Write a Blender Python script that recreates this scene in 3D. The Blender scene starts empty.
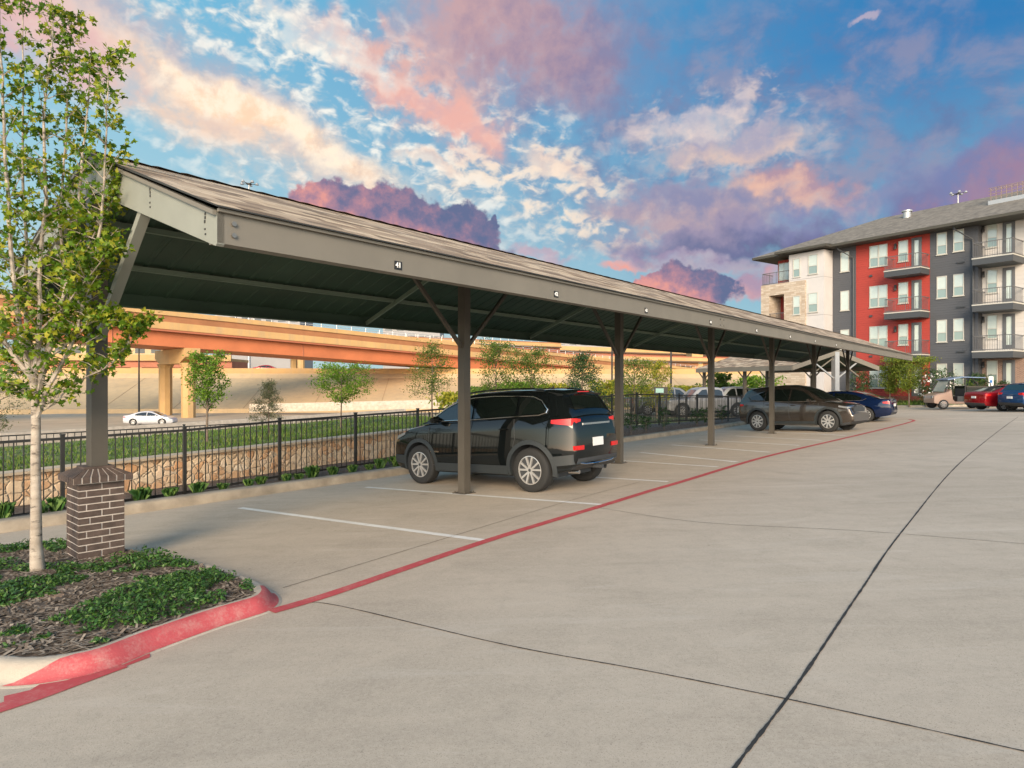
import bpy, bmesh, math, random
from math import sin, cos, radians as R, atan2, pi, sqrt
from mathutils import Vector, Matrix
C = bpy.context.scene.collection
F, HY, HC = 650.0, 382.0, 1.55          # focal length in pixels, horizon row, eye height
TH = R(39.0)
VX, VY = sin(TH), cos(TH)               # direction the carport runs
UX, UY = cos(TH), -sin(TH)              # across it, away from the fence
GU = 0.044                              # the lot drains toward the fence
def lotz(x, y):
    u = x*UX + y*UY
    return GU*min(u, 8.0)
def P(px, py, h=0.0):
    """point of the lot surface (raised by h) that shows at px, py"""
    dx, dz = (px-512)/F, -(py-HY)/F
    t = (HC-h)/(GU*(UX*dx+UY) - dz)
    return Vector((dx*t, t, HC+t*dz))
def PZ(px, py, Z):
    return Vector(((px-512)/F*Z, Z, HC+(HY-py)/F*Z))
def UV_(u, v, z=0.0):
    return Vector((u*UX+v*VX, u*UY+v*VY, z))
def uv_of(p):
    return (p[0]*UX+p[1]*UY, p[0]*VX+p[1]*VY)
def lerp(a, b, t): return a+(b-a)*t
def interp(tab, x):
    if x <= tab[0][0]: return tab[0][1]
    for (a, fa), (b, fb) in zip(tab, tab[1:]):
        if x <= b: return fa+(fb-fa)*(x-a)/(b-a) if b > a else fb
    return tab[-1][1]

# ------------------------------------------------------------------ materials
class NT:
    def __init__(s, tree): s.t = tree; s.n = tree.nodes; s.l = tree.links
    def new(s, typ, **kw):
        n = s.n.new(typ)
        for k, v in kw.items(): setattr(n, k, v)
        return n
    def set(s, inp, v):
        if hasattr(v, 'is_linked') or isinstance(v, bpy.types.NodeSocket): s.l.new(v, inp)
        elif v is not None: inp.default_value = v
    def math(s, op, a, b=None, c=None, clamp=False):
        n = s.new('ShaderNodeMath', operation=op); n.use_clamp = clamp
        for i, q in enumerate((a, b, c)):
            if q is not None: s.set(n.inputs[i], q)
        return n.outputs[0]
    def mix(s, f, a, b, typ='MIX'):
        n = s.new('ShaderNodeMix', data_type='RGBA', blend_type=typ)
        s.set(n.inputs[0], f)
        for i, q in ((6, a), (7, b)):
            if isinstance(q, (tuple, list)): q = (*q[:3], 1.0)
            s.set(n.inputs[i], q)
        return n.outputs[2]
    def noise(s, vec, scale, detail=4, rough=.55, dist=0.0, out=0):
        n = s.new('ShaderNodeTexNoise'); s.set(n.inputs['Vector'], vec)
        n.inputs['Scale'].default_value = scale; n.inputs['Detail'].default_value = detail
        n.inputs['Roughness'].default_value = rough; n.inputs['Distortion'].default_value = dist
        return n.outputs[out]
    def ramp(s, f, stops, interp='LINEAR'):
        n = s.new('ShaderNodeValToRGB'); s.set(n.inputs[0], f); cr = n.color_ramp; cr.interpolation = interp
        while len(cr.elements) < len(stops): cr.elements.new(.5)
        for e, (p, c) in zip(cr.elements, stops):
            e.position = p
            if isinstance(c, (int, float)): c = (c, c, c)
            e.color = (*c[:3], 1)
        return n.outputs[0]
    def mr(s, f, a, b, c=0., d=1., smooth=False):
        n = s.new('ShaderNodeMapRange'); n.interpolation_type = 'SMOOTHSTEP' if smooth else 'LINEAR'
        s.set(n.inputs[0], f)
        for i, q in enumerate((a, b, c, d)): s.set(n.inputs[i+1], q)
        return n.outputs[0]
MATS = {}
def mat(name, col, rough=.7, metal=0., var=.0, vscale=3., bump=0., bscale=40., col2=None, spec=.5, coat=0., coords='Object', stretch=None, trans=0., build=None):
    if name in MATS: return MATS[name]
    m = bpy.data.materials.new(name); m.use_nodes = True; t = NT(m.node_tree)
    b = m.node_tree.nodes['Principled BSDF']
    b.inputs['Roughness'].default_value = rough; b.inputs['Metallic'].default_value = metal
    b.inputs['Specular IOR Level'].default_value = spec; b.inputs['Coat Weight'].default_value = coat
    b.inputs['Coat Roughness'].default_value = .04
    tc = t.new('ShaderNodeTexCoord'); vec = tc.outputs[coords]
    if stretch:
        mp = t.new('ShaderNodeMapping'); t.l.new(vec, mp.inputs[0]); mp.inputs['Scale'].default_value = stretch; vec = mp.outputs[0]
    c = (*col, 1)
    if var or col2:
        n = t.noise(vec, vscale, 6, .6)
        if col2: c = t.mix(t.mr(n, .35, .65), col, col2)
        else: c = t.mix(t.mr(n, .3, .7), tuple(k*(1-var) for k in col), tuple(min(1, k*(1+var)) for k in col))
    if build: c = build(t, tc, vec, c, b) or c
    if c is not None: t.set(b.inputs['Base Color'], c)
    if bump:
        bn = t.new('ShaderNodeBump'); bn.inputs['Strength'].default_value = bump; bn.inputs['Distance'].default_value = .01
        t.l.new(t.noise(vec, bscale, 5, .65), bn.inputs['Height']); t.l.new(bn.outputs[0], b.inputs['Normal'])
    MATS[name] = m
    return m

def b_concrete(t, tc, vec, c, b):
    ob = tc.outputs['Object']
    big = t.noise(ob, .16, 4, .6); mid = t.noise(ob, 1.1, 6, .62, .6); fine = t.noise(ob, 38, 5, .75); sp = t.noise(ob, 160, 2, .6)
    mp = t.new('ShaderNodeMapping'); t.l.new(ob, mp.inputs[0]); mp.inputs['Rotation'].default_value = (0, 0, -TH+pi/2); mp.inputs['Scale'].default_value = (.35, 2.2, 1)
    streak = t.noise(mp.outputs[0], .55, 5, .65, .4)
    c = t.mix(t.mr(big, .35, .65), (.425, .348, .268), (.53, .44, .345))
    c = t.mix(t.mr(mid, .45, .72, 0, .6), c, (.30, .25, .195))
    c = t.mix(t.mr(t.noise(ob, 7, 5, .7, .5), .45, .7, 0, .35), c, (.31, .26, .205))
    c = t.mix(t.mr(streak, .5, .78, 0, .28), c, (.28, .238, .192))
    c = t.mix(t.mr(fine, .35, .68, 0, .55), c, (.56, .475, .375))
    c = t.mix(t.mr(sp, .58, .68, 0, .7), c, (.19, .155, .12))
    v3 = t.new('ShaderNodeTexVoronoi'); t.l.new(ob, v3.inputs['Vector']); v3.inputs['Scale'].default_value = 3.1; v3.inputs['Randomness'].default_value = 1
    c = t.mix(t.math('MULTIPLY', t.mr(v3.outputs['Distance'], .015, .045, .75, 0), t.mr(mid, .40, .55)), c, (.10, .08, .065))
    trk = t.noise(mp.outputs[0], 1.6, 4, .6, .8)
    c = t.mix(t.mr(trk, .52, .72, 0, .18), c, (.25, .205, .16))
    c = t.mix(t.mr(trk, .28, .44, .28, 0), c, (.60, .53, .45))
    vo = t.new('ShaderNodeTexVoronoi'); t.l.new(ob, vo.inputs['Vector']); vo.inputs['Scale'].default_value = .8
    spot = t.mr(vo.outputs['Distance'], .03, .09, .4, 0)
    c = t.mix(t.math('MULTIPLY', spot, t.mr(mid, .42, .6)), c, (.16, .135, .11))
    t.set(b.inputs['Roughness'], t.mr(mid, .3, .7, .7, .9))
    bn = t.new('ShaderNodeBump'); bn.inputs['Strength'].default_value = .35; bn.inputs['Distance'].default_value = .004
    t.l.new(t.noise(ob, 90, 4, .7), bn.inputs['Height']); t.l.new(bn.outputs[0], b.inputs['Normal'])
    return c
def worn(base, under, lo=.52, hi=.62, s=9):
    def f(t, tc, vec, c, b):
        n = t.math('ADD', t.math('MULTIPLY', t.noise(vec, s, 6, .7), .6), t.math('MULTIPLY', t.noise(vec, 60, 4, .7), .4))
        v = t.noise(vec, 2.5, 4, .6)
        c = t.mix(t.mr(v, .35, .65), tuple(k*.86 for k in base), base)
        return t.mix(t.mr(n, lo, hi), c, under)
    return f
def b_shingle(t, tc, vec, c, b):
    uv = tc.outputs['UV']
    br = t.new('ShaderNodeTexBrick'); t.l.new(uv, br.inputs['Vector'])
    br.inputs['Scale'].default_value = 1; br.inputs['Brick Width'].default_value = .42; br.inputs['Row Height'].default_value = .19
    br.inputs['Mortar Size'].default_value = .006; br.offset = .37; br.offset_frequency = 2; br.inputs['Bias'].default_value = 0
    br.inputs['Color1'].default_value = (0, 0, 0, 1); br.inputs['Color2'].default_value = (1, 1, 1, 1); br.inputs['Mortar'].default_value = (.3, .3, .3, 1)
    c = t.ramp(br.outputs['Color'], [(0, (.12, .076, .045)), (.3, (.24, .16, .10)), (.6, (.40, .29, .195)), (1, (.62, .48, .33))])
    c = t.mix(t.mr(t.noise(uv, 60, 3, .7), .4, .7, 0, .35), c, (.14, .11, .085))
    c = t.mix(t.mr(t.noise(uv, .8, 3, .6), .4, .7, 0, .3), c, (.50, .43, .35))
    w = t.new('ShaderNodeTexWave', wave_type='BANDS', bands_direction='Y', wave_profile='SAW'); t.l.new(uv, w.inputs[0]); w.inputs['Scale'].default_value = 1/.14/ (20/ (2*pi)) * 1.0
    bn = t.new('ShaderNodeBump'); bn.inputs['Strength'].default_value = .8; bn.inputs['Distance'].default_value = .02
    t.l.new(t.math('ADD', br.outputs['Fac'], t.noise(uv, 60, 3, .7)), bn.inputs['Height']); bn.invert = True
    t.l.new(bn.outputs[0], b.inputs['Normal'])
    return c
def b_brick(w, h, c1, c2, mortar, ms=.012, off=.5):
    def f(t, tc, vec, c, b):
        uv = tc.outputs['UV']
        br = t.new('ShaderNodeTexBrick'); t.l.new(uv, br.inputs['Vector'])
        br.inputs['Scale'].default_value = 1; br.inputs['Brick Width'].default_value = w; br.inputs['Row Height'].default_value = h
        br.inputs['Mortar Size'].default_value = ms; br.offset = off
        br.inputs['Color1'].default_value = (*c1, 1); br.inputs['Color2'].default_value = (*c2, 1); br.inputs['Mortar'].default_value = (*mortar, 1)
        c = t.mix(t.mr(t.noise(uv, 7, 4), .3, .7, 0, .3), br.outputs['Color'], c1)
        bn = t.new('ShaderNodeBump'); bn.invert = True; bn.inputs['Strength'].default_value = .6; bn.inputs['Distance'].default_value = .01
        t.l.new(br.outputs['Fac'], bn.inputs['Height']); t.l.new(bn.outputs[0], b.inputs['Normal'])
        return c
    return f
def b_siding(col, pitch=.18):
    def f(t, tc, vec, c, b):
        uv = tc.outputs['UV']; sx = t.new('ShaderNodeSeparateXYZ'); t.l.new(uv, sx.inputs[0])
        fr = t.math('FRACT', t.math('DIVIDE', sx.outputs[1], pitch))
        row = t.math('FLOOR', t.math('DIVIDE', sx.outputs[1], pitch))
        wn = t.new('ShaderNodeTexWhiteNoise', noise_dimensions='1D'); t.l.new(row, wn.inputs['W'])
        c = t.mix(t.mr(wn.outputs[0], 0, 1, 0, .18), col, tuple(k*.72 for k in col))
        c = t.mix(t.mr(t.noise(uv, .7, 5, .6), .35, .7, 0, .3), c, tuple(k*.8 for k in col))
        bn = t.new('ShaderNodeBump'); bn.inputs['Strength'].default_value = 1; bn.inputs['Distance'].default_value = .03
        t.l.new(fr, bn.inputs['Height']); bn.invert = True; t.l.new(bn.outputs[0], b.inputs['Normal'])
        return c
    return f
def b_stone(t, tc, vec, c, b):
    uv = tc.outputs['UV']
    wob = t.new('ShaderNodeVectorMath', operation='ADD'); sc = t.new('ShaderNodeVectorMath', operation='SCALE')
    t.l.new(t.noise(uv, 5, 3, .6, 0, 1), sc.inputs[0]); sc.inputs['Scale'].default_value = .09
    t.l.new(uv, wob.inputs[0]); t.l.new(sc.outputs[0], wob.inputs[1])
    v = t.new('ShaderNodeTexVoronoi'); t.l.new(wob.outputs[0], v.inputs['Vector']); v.inputs['Scale'].default_value = 6.6
    e = t.new('ShaderNodeTexVoronoi', feature='DISTANCE_TO_EDGE'); t.l.new(wob.outputs[0], e.inputs['Vector']); e.inputs['Scale'].default_value = 6.6
    sp = t.new('ShaderNodeSeparateColor'); t.l.new(v.outputs['Color'], sp.inputs[0])
    c = t.ramp(sp.outputs[0], [(0, (.56, .30, .15)), (.25, (.66, .48, .31)), (.6, (.76, .60, .42)), (.8, (.60, .31, .14)), (1, (.86, .74, .57))])
    c = t.mix(t.mr(t.noise(uv, 9, 5, .7), .35, .7, 0, .5), c, (.45, .31, .20))
    c = t.mix(t.mr(e.outputs['Distance'], 0, .05, .65, 0), c, (.52, .43, .32))
    bn = t.new('ShaderNodeBump'); bn.inputs['Strength'].default_value = .7; bn.inputs['Distance'].default_value = .03
    t.l.new(t.math('ADD', t.mr(e.outputs['Distance'], 0, .12), t.math('MULTIPLY', t.noise(uv, 14, 4), .5)), bn.inputs['Height']); t.l.new(bn.outputs[0], b.inputs['Normal'])
    return c
def leafmat(name, cols, trans=.35, rough=.55):
    if name in MATS: return MATS[name]
    m = bpy.data.materials.new(name); m.use_nodes = True; t = NT(m.node_tree); n = m.node_tree.nodes
    b = n['Principled BSDF']; out = n['Material Output']
    g = t.new('ShaderNodeNewGeometry')
    k = len(cols); c = t.ramp(g.outputs['Random Per Island'], [(i/(k-1), q) for i, q in enumerate(cols)])
    t.l.new(c, b.inputs['Base Color']); b.inputs['Roughness'].default_value = rough; b.inputs['Specular IOR Level'].default_value = .3
    tr = t.new('ShaderNodeBsdfTranslucent'); t.l.new(t.mix(.6, c, (1, .95, .35), 'MULTIPLY'), tr.inputs[0])
    ms = t.new('ShaderNodeMixShader'); ms.inputs[0].default_value = trans
    t.l.new(b.outputs[0], ms.inputs[1]); t.l.new(tr.outputs[0], ms.inputs[2]); t.l.new(ms.outputs[0], out.inputs[0])
    MATS[name] = m; return m
def b_mulch(t, tc, vec, c, b):
    ob = tc.outputs['Object']
    mp = t.new('ShaderNodeMapping'); t.l.new(ob, mp.inputs[0]); mp.inputs['Scale'].default_value = (1, 2.6, 1)
    v = t.new('ShaderNodeTexVoronoi'); t.l.new(mp.outputs[0], v.inputs['Vector']); v.inputs['Scale'].default_value = 28
    s = t.new('ShaderNodeSeparateColor'); t.l.new(v.outputs['Color'], s.inputs[0])
    c = t.ramp(s.outputs[0], [(0, (.06, .042, .030)), (.5, (.12, .088, .066)), (.85, (.20, .155, .12)), (1, (.30, .25, .20))])
    c = t.mix(t.mr(t.noise(ob, 3, 4), .4, .65, 0, .5), c, (.12, .085, .065))
    bn = t.new('ShaderNodeBump'); bn.inputs['Strength'].default_value = 1; bn.inputs['Distance'].default_value = .03
    t.l.new(s.outputs[1], bn.inputs['Height']); t.l.new(bn.outputs[0], b.inputs['Normal'])
    return c
def b_carpaint(col, flake=.0):
    def f(t, tc, vec, c, b):
        return None
    return f
def b_grime(t, tc, vec, c, b):       # vertical rain streaks on big concrete
    mp = t.new('ShaderNodeMapping'); t.l.new(tc.outputs['Object'], mp.inputs[0]); mp.inputs['Scale'].default_value = (.5, .5, .06)
    return t.mix(t.mr(t.noise(mp.outputs[0], 2., 5, .7), .45, .75, 0, .45), c, (.30, .24, .17))

M = dict(
 concrete=mat('lot_concrete', (.4, .36, .3), .85, build=b_concrete),
 curb=mat('curb_concrete', (.44, .375, .30), .85, var=.2, vscale=2.5, bump=.4, bscale=60),
 fence_curb=mat('fence_curb_concrete', (.34, .285, .22), .88, var=.3, vscale=2.5, bump=.4, bscale=60),
 red=mat('red_paint', (.5, .06, .06), .7, build=worn((.50, .070, .078), (.50, .22, .19), .50, .72)),
 redc=mat('red_curb_paint', (.6, .1, .1), .6, build=worn((.50, .085, .090), (.50, .24, .21), .47, .72), bump=.3, bscale=50),
 white=mat('white_paint', (.7, .68, .64), .7, build=worn((.78, .76, .72), (.47, .42, .36), .50, .74)),
 joint=mat('joint_sealant', (.03, .028, .026), .8, build=worn((.028, .026, .024), (.12, .10, .085), .55, .68)),
 faint=mat('saw_cut', (.15, .125, .10), .9, build=worn((.13, .11, .09), (.33, .29, .24), .48, .60)),
 deckd=mat('deck_painted_shade', (.12, .075, .045), .8), slopej=mat('paving_joint', (.36, .25, .14), .9),  # ramp deck colour kept dark to paint in shadow lines between the bands
 steel=mat('carport_steel', (.165, .148, .120), .55, var=.08, vscale=2),
 steelend=mat('carport_end_steel', (.235, .24, .205), .5, var=.07, vscale=3),
 post=mat('post_steel', (.075, .064, .050), .5, var=.1, vscale=3),
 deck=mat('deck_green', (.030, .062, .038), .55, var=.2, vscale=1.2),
 purlin=mat('purlin_steel', (.17, .22, .165), .5, var=.1),
 shingle=mat('shingle', (.3, .25, .2), .95, build=b_shingle),
 black=mat('black_steel', (.022, .021, .02), .45, var=.2, vscale=8),
 plate=mat('plate_black', (.012, .012, .012), .5), platew=mat('plate_white', (.8, .8, .78), .5),
 bolt=mat('bolt', (.20, .19, .175), .4, .6), slot=mat('slot', (.03, .03, .028), .7),
 brick=mat('dark_brick', (.078, .054, .044), .8, var=.35, vscale=12, bump=.7, bscale=70),
 mortar=mat('pale_mortar', (.50, .44, .39), .9, var=.12, vscale=30, bump=.5),
 stone=mat('stone_wall', (.5, .4, .3), .9, build=b_stone),
 stonecap=mat('stone_cap', (.44, .35, .25), .85, var=.2),
 mulch=mat('mulch', (.2, .15, .1), .95, build=b_mulch),
 dirt=mat('dirt', (.30, .235, .165), .95, col2=(.2, .155, .11), vscale=2, bump=.6),
 terr=mat('terrain', (.26, .21, .13), .95, col2=(.34, .28, .19), vscale=.6, bump=.4, bscale=8),
 lawn=mat('lawn_soil', (.055, .085, .02), .95, col2=(.11, .135, .04), vscale=1.2, bump=.6, bscale=30),
 road=mat('freeway_paving', (.42, .34, .24), .85, var=.15, vscale=.2),
 asphalt=mat('grey_asphalt', (.12, .115, .11), .9, var=.2, vscale=.5),
 slope=mat('slope_paving', (.50, .36, .205), .85, var=.15, vscale=.12, build=b_grime),
 tan=mat('tan_concrete', (.50, .305, .125), .8, var=.14, vscale=.25, build=b_grime),
 orange=mat('orange_girder', (.47, .145, .055), .6, var=.12, vscale=.3),
 redgird=mat('rust_girder', (.36, .12, .06), .6, var=.15, vscale=.3),
 dkband=mat('brown_band', (.32, .135, .055), .7, var=.15, vscale=.5),
 greyb=mat('grey_building', (.30, .29, .29), .8, var=.1, vscale=.1),
 darkglass=mat('dark_glass', (.02, .025, .03), .06, spec=.8),
 galv=mat('galvanised', (.42, .42, .42), .4, .5),
 siding_red=mat('red_siding', (.4, .05, .04), .7, build=b_siding((.34, .040, .028))),
 siding_grey=mat('grey_siding', (.07, .075, .085), .7, build=b_siding((.072, .076, .086))),
 siding_white=mat('white_siding', (.72, .68, .64), .7, build=b_siding((.52, .495, .47), .3)),
 stucco=mat('white_panel', (.50, .48, .475), .75, var=.05, vscale=1),
 bbrick=mat('brown_brick', (.2, .12, .09), .85, build=b_brick(.22, .075, (.17, .095, .07), (.26, .155, .115), (.36, .29, .24))),
 bstone=mat('pale_stone', (.5, .42, .34), .85, build=b_brick(.5, .16, (.36, .28, .21), (.54, .47, .39), (.38, .32, .25), .02, .4)),
 trimdark=mat('dark_trim', (.05, .055, .062), .6), trimw=mat('pale_trim', (.44, .43, .39), .6),
 doordk=mat('door_grey', (.10, .105, .115), .6),
 glass=mat('window_glass', (.20, .27, .25), .05, spec=1.0, coat=.6),
 blind=mat('window_blind', (.46, .52, .48), .12, spec=.9, coat=.8, var=.05, vscale=2),
 eave=mat('eave_trim', (.055, .052, .042), .7), rooftop=mat('roof_shingle', (.17, .15, .125), .95, var=.4, vscale=2.5, bump=.6, bscale=8),
 chrome=mat('chrome', (.6, .6, .6), .15, 1.), rubber=mat('tyre_rubber', (.018, .018, .018), .8, bump=.3), rim=mat('alloy', (.54, .53, .52), .28, .6),
 plastic=mat('black_plastic', (.035, .038, .042), .6), cladding=mat('grey_plastic_cladding', (.022, .027, .030), .55),
 cglass=mat('car_glass', (.006, .009, .008), .03, spec=.8, coat=.5), redlamp=mat('red_lamp', (.50, .008, .008), .25, spec=.4, coat=.25),
 lamp=mat('clear_lamp', (.20, .21, .22), .08, coat=1), platep=mat('licence_plate', (.62, .62, .62), .5),
 amber=mat('amber_lamp', (.7, .25, .02), .2),
 bark=mat('pale_bark', (.50, .44, .37), .85, bump=.8, bscale=30, stretch=(1, 1, 3.0), build=lambda t, tc, vec, c, b: t.mix(t.mr(t.noise(vec, 9, 4, .65), .56, .68, 0, .9), t.mix(t.mr(t.noise(vec, 3, 4), .4, .65), (.42, .36, .295), (.25, .205, .16)), (.07, .055, .045))),
 barkd=mat('dark_bark', (.16, .12, .09), .9, var=.3, vscale=10),
)
# ------------------------------------------------------------------ mesh helpers
class MB:
    def __init__(s): s.v = []; s.f = []; s.m = []; s.sm = []
    def add(s, verts, faces, mi=0, smooth=False):
        o = len(s.v); s.v += [tuple(q) for q in verts]
        for f in faces: s.f.append(tuple(o+i for i in f)); s.m.append(mi); s.sm.append(smooth)
    def box(s, c, d, rz=0., mi=0, axes=None):
        """c centre, d full sizes"""
        c = Vector(c)
        if axes: ax = [Vector(a).normalized() for a in axes]
        else: ax = [Vector((cos(rz), sin(rz), 0)), Vector((-sin(rz), cos(rz), 0)), Vector((0, 0, 1))]
        vs = []
        for i in (-1, 1):
            for j in (-1, 1):
                for k in (-1, 1): vs.append(c+ax[0]*i*d[0]/2+ax[1]*j*d[1]/2+ax[2]*k*d[2]/2)
        s.add(vs, [(0, 1, 3, 2), (4, 6, 7, 5), (0, 4, 5, 1), (2, 3, 7, 6), (0, 2, 6, 4), (1, 5, 7, 3)], mi)
    def b2(s, lo, hi, mi=0):
        s.box([(a+b)/2 for a, b in zip(lo, hi)], [abs(b-a) for a, b in zip(lo, hi)], 0, mi)
    def bar(s, a, b, w, h, mi=0, up=(0, 0, 1)):
        a, b = Vector(a), Vector(b); d = b-a; L = d.length; x = d.normalized()
        y = Vector(up).cross(x)
        if y.length < 1e-4: y = Vector((0, 1, 0)).cross(x)
        y.normalize(); z = x.cross(y)
        s.box((a+b)/2, (L, w, h), 0, mi, (x, y, z))
    def tube(s, pts, rad, n=8, mi=0, cap=True, smooth=True):
        pts = [Vector(p) for p in pts]; rad = rad if isinstance(rad, (list, tuple)) else [rad]*len(pts)
        vs = []; prev = None
        for i, p in enumerate(pts):
            d = (pts[min(i+1, len(pts)-1)]-pts[max(i-1, 0)]).normalized()
            if prev is None:
                x = Vector((1, 0, 0)) if abs(d.x) < .8 else Vector((0, 1, 0))
                x = (x-d*x.dot(d)).normalized()
            else: x = (prev-d*prev.dot(d)).normalized()
            prev = x; y = d.cross(x)
            for k in range(n):
                a = 2*pi*k/n; vs.append(p+(x*cos(a)+y*sin(a))*rad[i])
        fs = []
        for i in range(len(pts)-1):
            for k in range(n): fs.append((i*n+k, i*n+(k+1) % n, (i+1)*n+(k+1) % n, (i+1)*n+k))
        s.add(vs, fs, mi, smooth)
        if cap:
            s.add(vs[:n], [tuple(range(n))[::-1]], mi); s.add(vs[-n:], [tuple(range(n))], mi)
    def prism(s, poly, off, mi=0):
        """poly list of 3d points, extruded by vector off"""
        n = len(poly); off = Vector(off); a = [Vector(p) for p in poly]; b = [p+off for p in a]
        s.add(a+b, [tuple(range(n))[::-1], tuple(range(n, 2*n))]+[(i, (i+1) % n, n+(i+1) % n, n+i) for i in range(n)], mi)
    def loft(s, rings, mi=0, smooth=True, closed=True, caps=True):
        n = len(rings[0]); vs = [p for r in rings for p in r]; fs = []
        for i in range(len(rings)-1):
            for k in range(n if closed else n-1):
                fs.append((i*n+k, i*n+(k+1) % n, (i+1)*n+(k+1) % n, (i+1)*n+k))
        if caps and closed: fs += [tuple(range(n))[::-1], tuple(range((len(rings)-1)*n, len(rings)*n))]
        s.add(vs, fs, mi, smooth)
    def build(s, name, mats, parent=None, sharp=40, recalc=True):
        me = bpy.data.meshes.new(name); me.from_pydata(s.v, [], s.f)
        if not isinstance(mats, (list, tuple)): mats = [mats]
        for m in mats: me.materials.append(M[m] if isinstance(m, str) else m)
        me.polygons.foreach_set('material_index', s.m); me.polygons.foreach_set('use_smooth', s.sm)
        if recalc:
            bm = bmesh.new(); bm.from_mesh(me); bmesh.ops.recalc_face_normals(bm, faces=bm.faces); bm.to_mesh(me); bm.free()
        me.update(); autouv(me)
        if any(s.sm): me.set_sharp_from_angle(angle=R(sharp))
        o = bpy.data.objects.new(name, me); C.objects.link(o)
        if parent: o.parent = parent
        return o
def autouv(me):
    if len(me.polygons) > 30000: return
    uvl = me.uv_layers.new(name='UVMap'); co = me.vertices; data = uvl.data
    for p in me.polygons:
        n = p.normal
        if abs(n.z) > .97: T, U = Vector((1, 0, 0)), Vector((0, 1, 0))
        else:
            T = Vector((0, 0, 1)).cross(n).normalized(); U = n.cross(T)
        for li in p.loop_indices:
            q = co[me.loops[li].vertex_index].co; data[li].uv = (q.dot(T), q.dot(U))
def empty(name, loc, rz=0., label=None, cat=None, group=None, rx=0., ry=0.):
    o = bpy.data.objects.new(name, None); C.objects.link(o); o.location = loc; o.rotation_euler = (rx, ry, rz); o.empty_display_size = .2
    if label: tag(o, label, cat, group)
    return o
def tag(o, label, cat, group=None, kind=None):
    if label: o['label'] = label
    if cat: o['category'] = cat
    if group: o['group'] = group
    if kind: o['kind'] = kind
    return o
def struct(o): o['kind'] = 'structure'; return o
def children(o): return [c for c in bpy.data.objects if c.parent == o]
def copy_tree(o, parent=None):
    kids = children(o); c = o.copy(); C.objects.link(c)
    if parent: c.parent = parent
    for k in kids: copy_tree(k, c)
    return c
def sheet(name, poly, mt, z=None, parent=None):
    b = MB(); b.add(poly, [tuple(range(len(poly)))]); o = b.build(name, mt, parent, recalc=False)
    me = o.data
    if me.polygons[0].normal.z < 0: me.flip_normals()
    return o
def ribbon(name, pts, w, mt, lift=.004, jit=0.):
    """painted strip on the lot; pts 3d lot points, follows the lot plane"""
    b = MB(); L = []; Rr = []; w0 = w; jr = random.Random(len(pts))
    for i, p in enumerate(pts):
        w = w0*(1+jr.uniform(-jit, jit)+jit*.8*sin(i*.31)*sin(i*.083))
        a = pts[max(i-1, 0)]; c = pts[min(i+1, len(pts)-1)]; d = Vector((c[0]-a[0], c[1]-a[1], 0)).normalized(); n = Vector((-d.y, d.x, 0))*w/2
        for lst, q in ((L, Vector(p)+n), (Rr, Vector(p)-n)): lst.append(Vector((q.x, q.y, lotz(q.x, q.y)+lift)))
    k = len(pts); b.add(L+Rr, [(k+i, k+i+1, i+1, i) for i in range(k-1)])
    o = b.build(name, mt, recalc=False)
    if o.data.polygons[0].normal.z < 0: o.data.flip_normals()
    return struct(o)
def smooth_path(pts, n=6):
    out = []
    for i in range(len(pts)-1):
        p0 = pts[max(i-1, 0)]; p1 = pts[i]; p2 = pts[i+1]; p3 = pts[min(i+2, len(pts)-1)]
        for k in range(n):
            t = k/n
            out.append(.5*((2*p1)+(p2-p0)*t+(2*p0-5*p1+4*p2-p3)*t*t+(3*p1-p0-3*p2+p3)*t**3))
    out.append(pts[-1]); return out
SKYK = 0.28; EXPO = 1.3; WK = .46
# ================================================================= GROUND
def smooth01(t): t = max(0., min(1., t)); return t*t*(3-2*t)
def walltop(v): return .1+.024*(min(max(v, -4), 17)-2.9)
def terr(u, v):
    if u > -12.75: return lotz(u*UX+v*VX, u*UY+v*VY)-.3 if v < 62 else -.9
    d = -12.75-u
    t = smooth01((v-15)/9)
    top = lerp(walltop(v)-.01, -.62, t)
    a = lerp(top-.02*min(d, 6), -3.1, smooth01((d-5.5)/16))
    b = lerp(-.62-.01*min(d, 12), -3.1, smooth01((d-12)/24))
    return lerp(a, b, t)
gb = MB()
us = [200, 60, 20, -12.6, -12.7, -12.8, -13.2, -14, -15, -16, -17, -18, -19, -20, -21.5, -23, -25, -27, -29, -31, -34, -38, -45, -60, -90, -150, -300, -700]
vs_ = [-300, -100, -40, -20, -10, -4, 0, 3, 6, 9, 12, 15, 16, 17, 18, 19, 20, 21, 22, 23, 24, 26, 28, 32, 38, 46, 60, 63, 90, 140, 220, 400, 800]
gv = [UV_(u, v, terr(u, v)) for u in us for v in vs_]; nv = len(vs_)
gb.add(gv, [(i*nv+j, (i+1)*nv+j, (i+1)*nv+j+1, i*nv+j+1) for i in range(len(us)-1) for j in range(nv-1)], 0, True)
ground = struct(gb.build('ground', 'terr'))
for me in (ground.data,):
    if sum(p.normal.z for p in me.polygons) < 0: me.flip_normals()
# lawn above the retaining wall
lb = MB(); U1 = [-12.95-.35*i for i in range(17)]; V1 = [-8+.8*i for i in range(58)]
rr = random.Random(4)
lv = [UV_(u-(rr.random()*.5 if i == len(U1)-1 else 0), v, terr(u, v)+.015+.02*sin(u*5+v*3)*(0 < i < len(U1)-1)) for i, u in enumerate(U1) for v in V1]; nv = len(V1)
lb.add(lv, [(i*nv+j, (i+1)*nv+j, (i+1)*nv+j+1, i*nv+j+1) for i in range(len(U1)-1) for j in range(nv-1)], 0, True)
lawn = struct(lb.build('lawn', 'lawn'))
if sum(p.normal.z for p in lawn.data.polygons) < 0: lawn.data.flip_normals()

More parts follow.
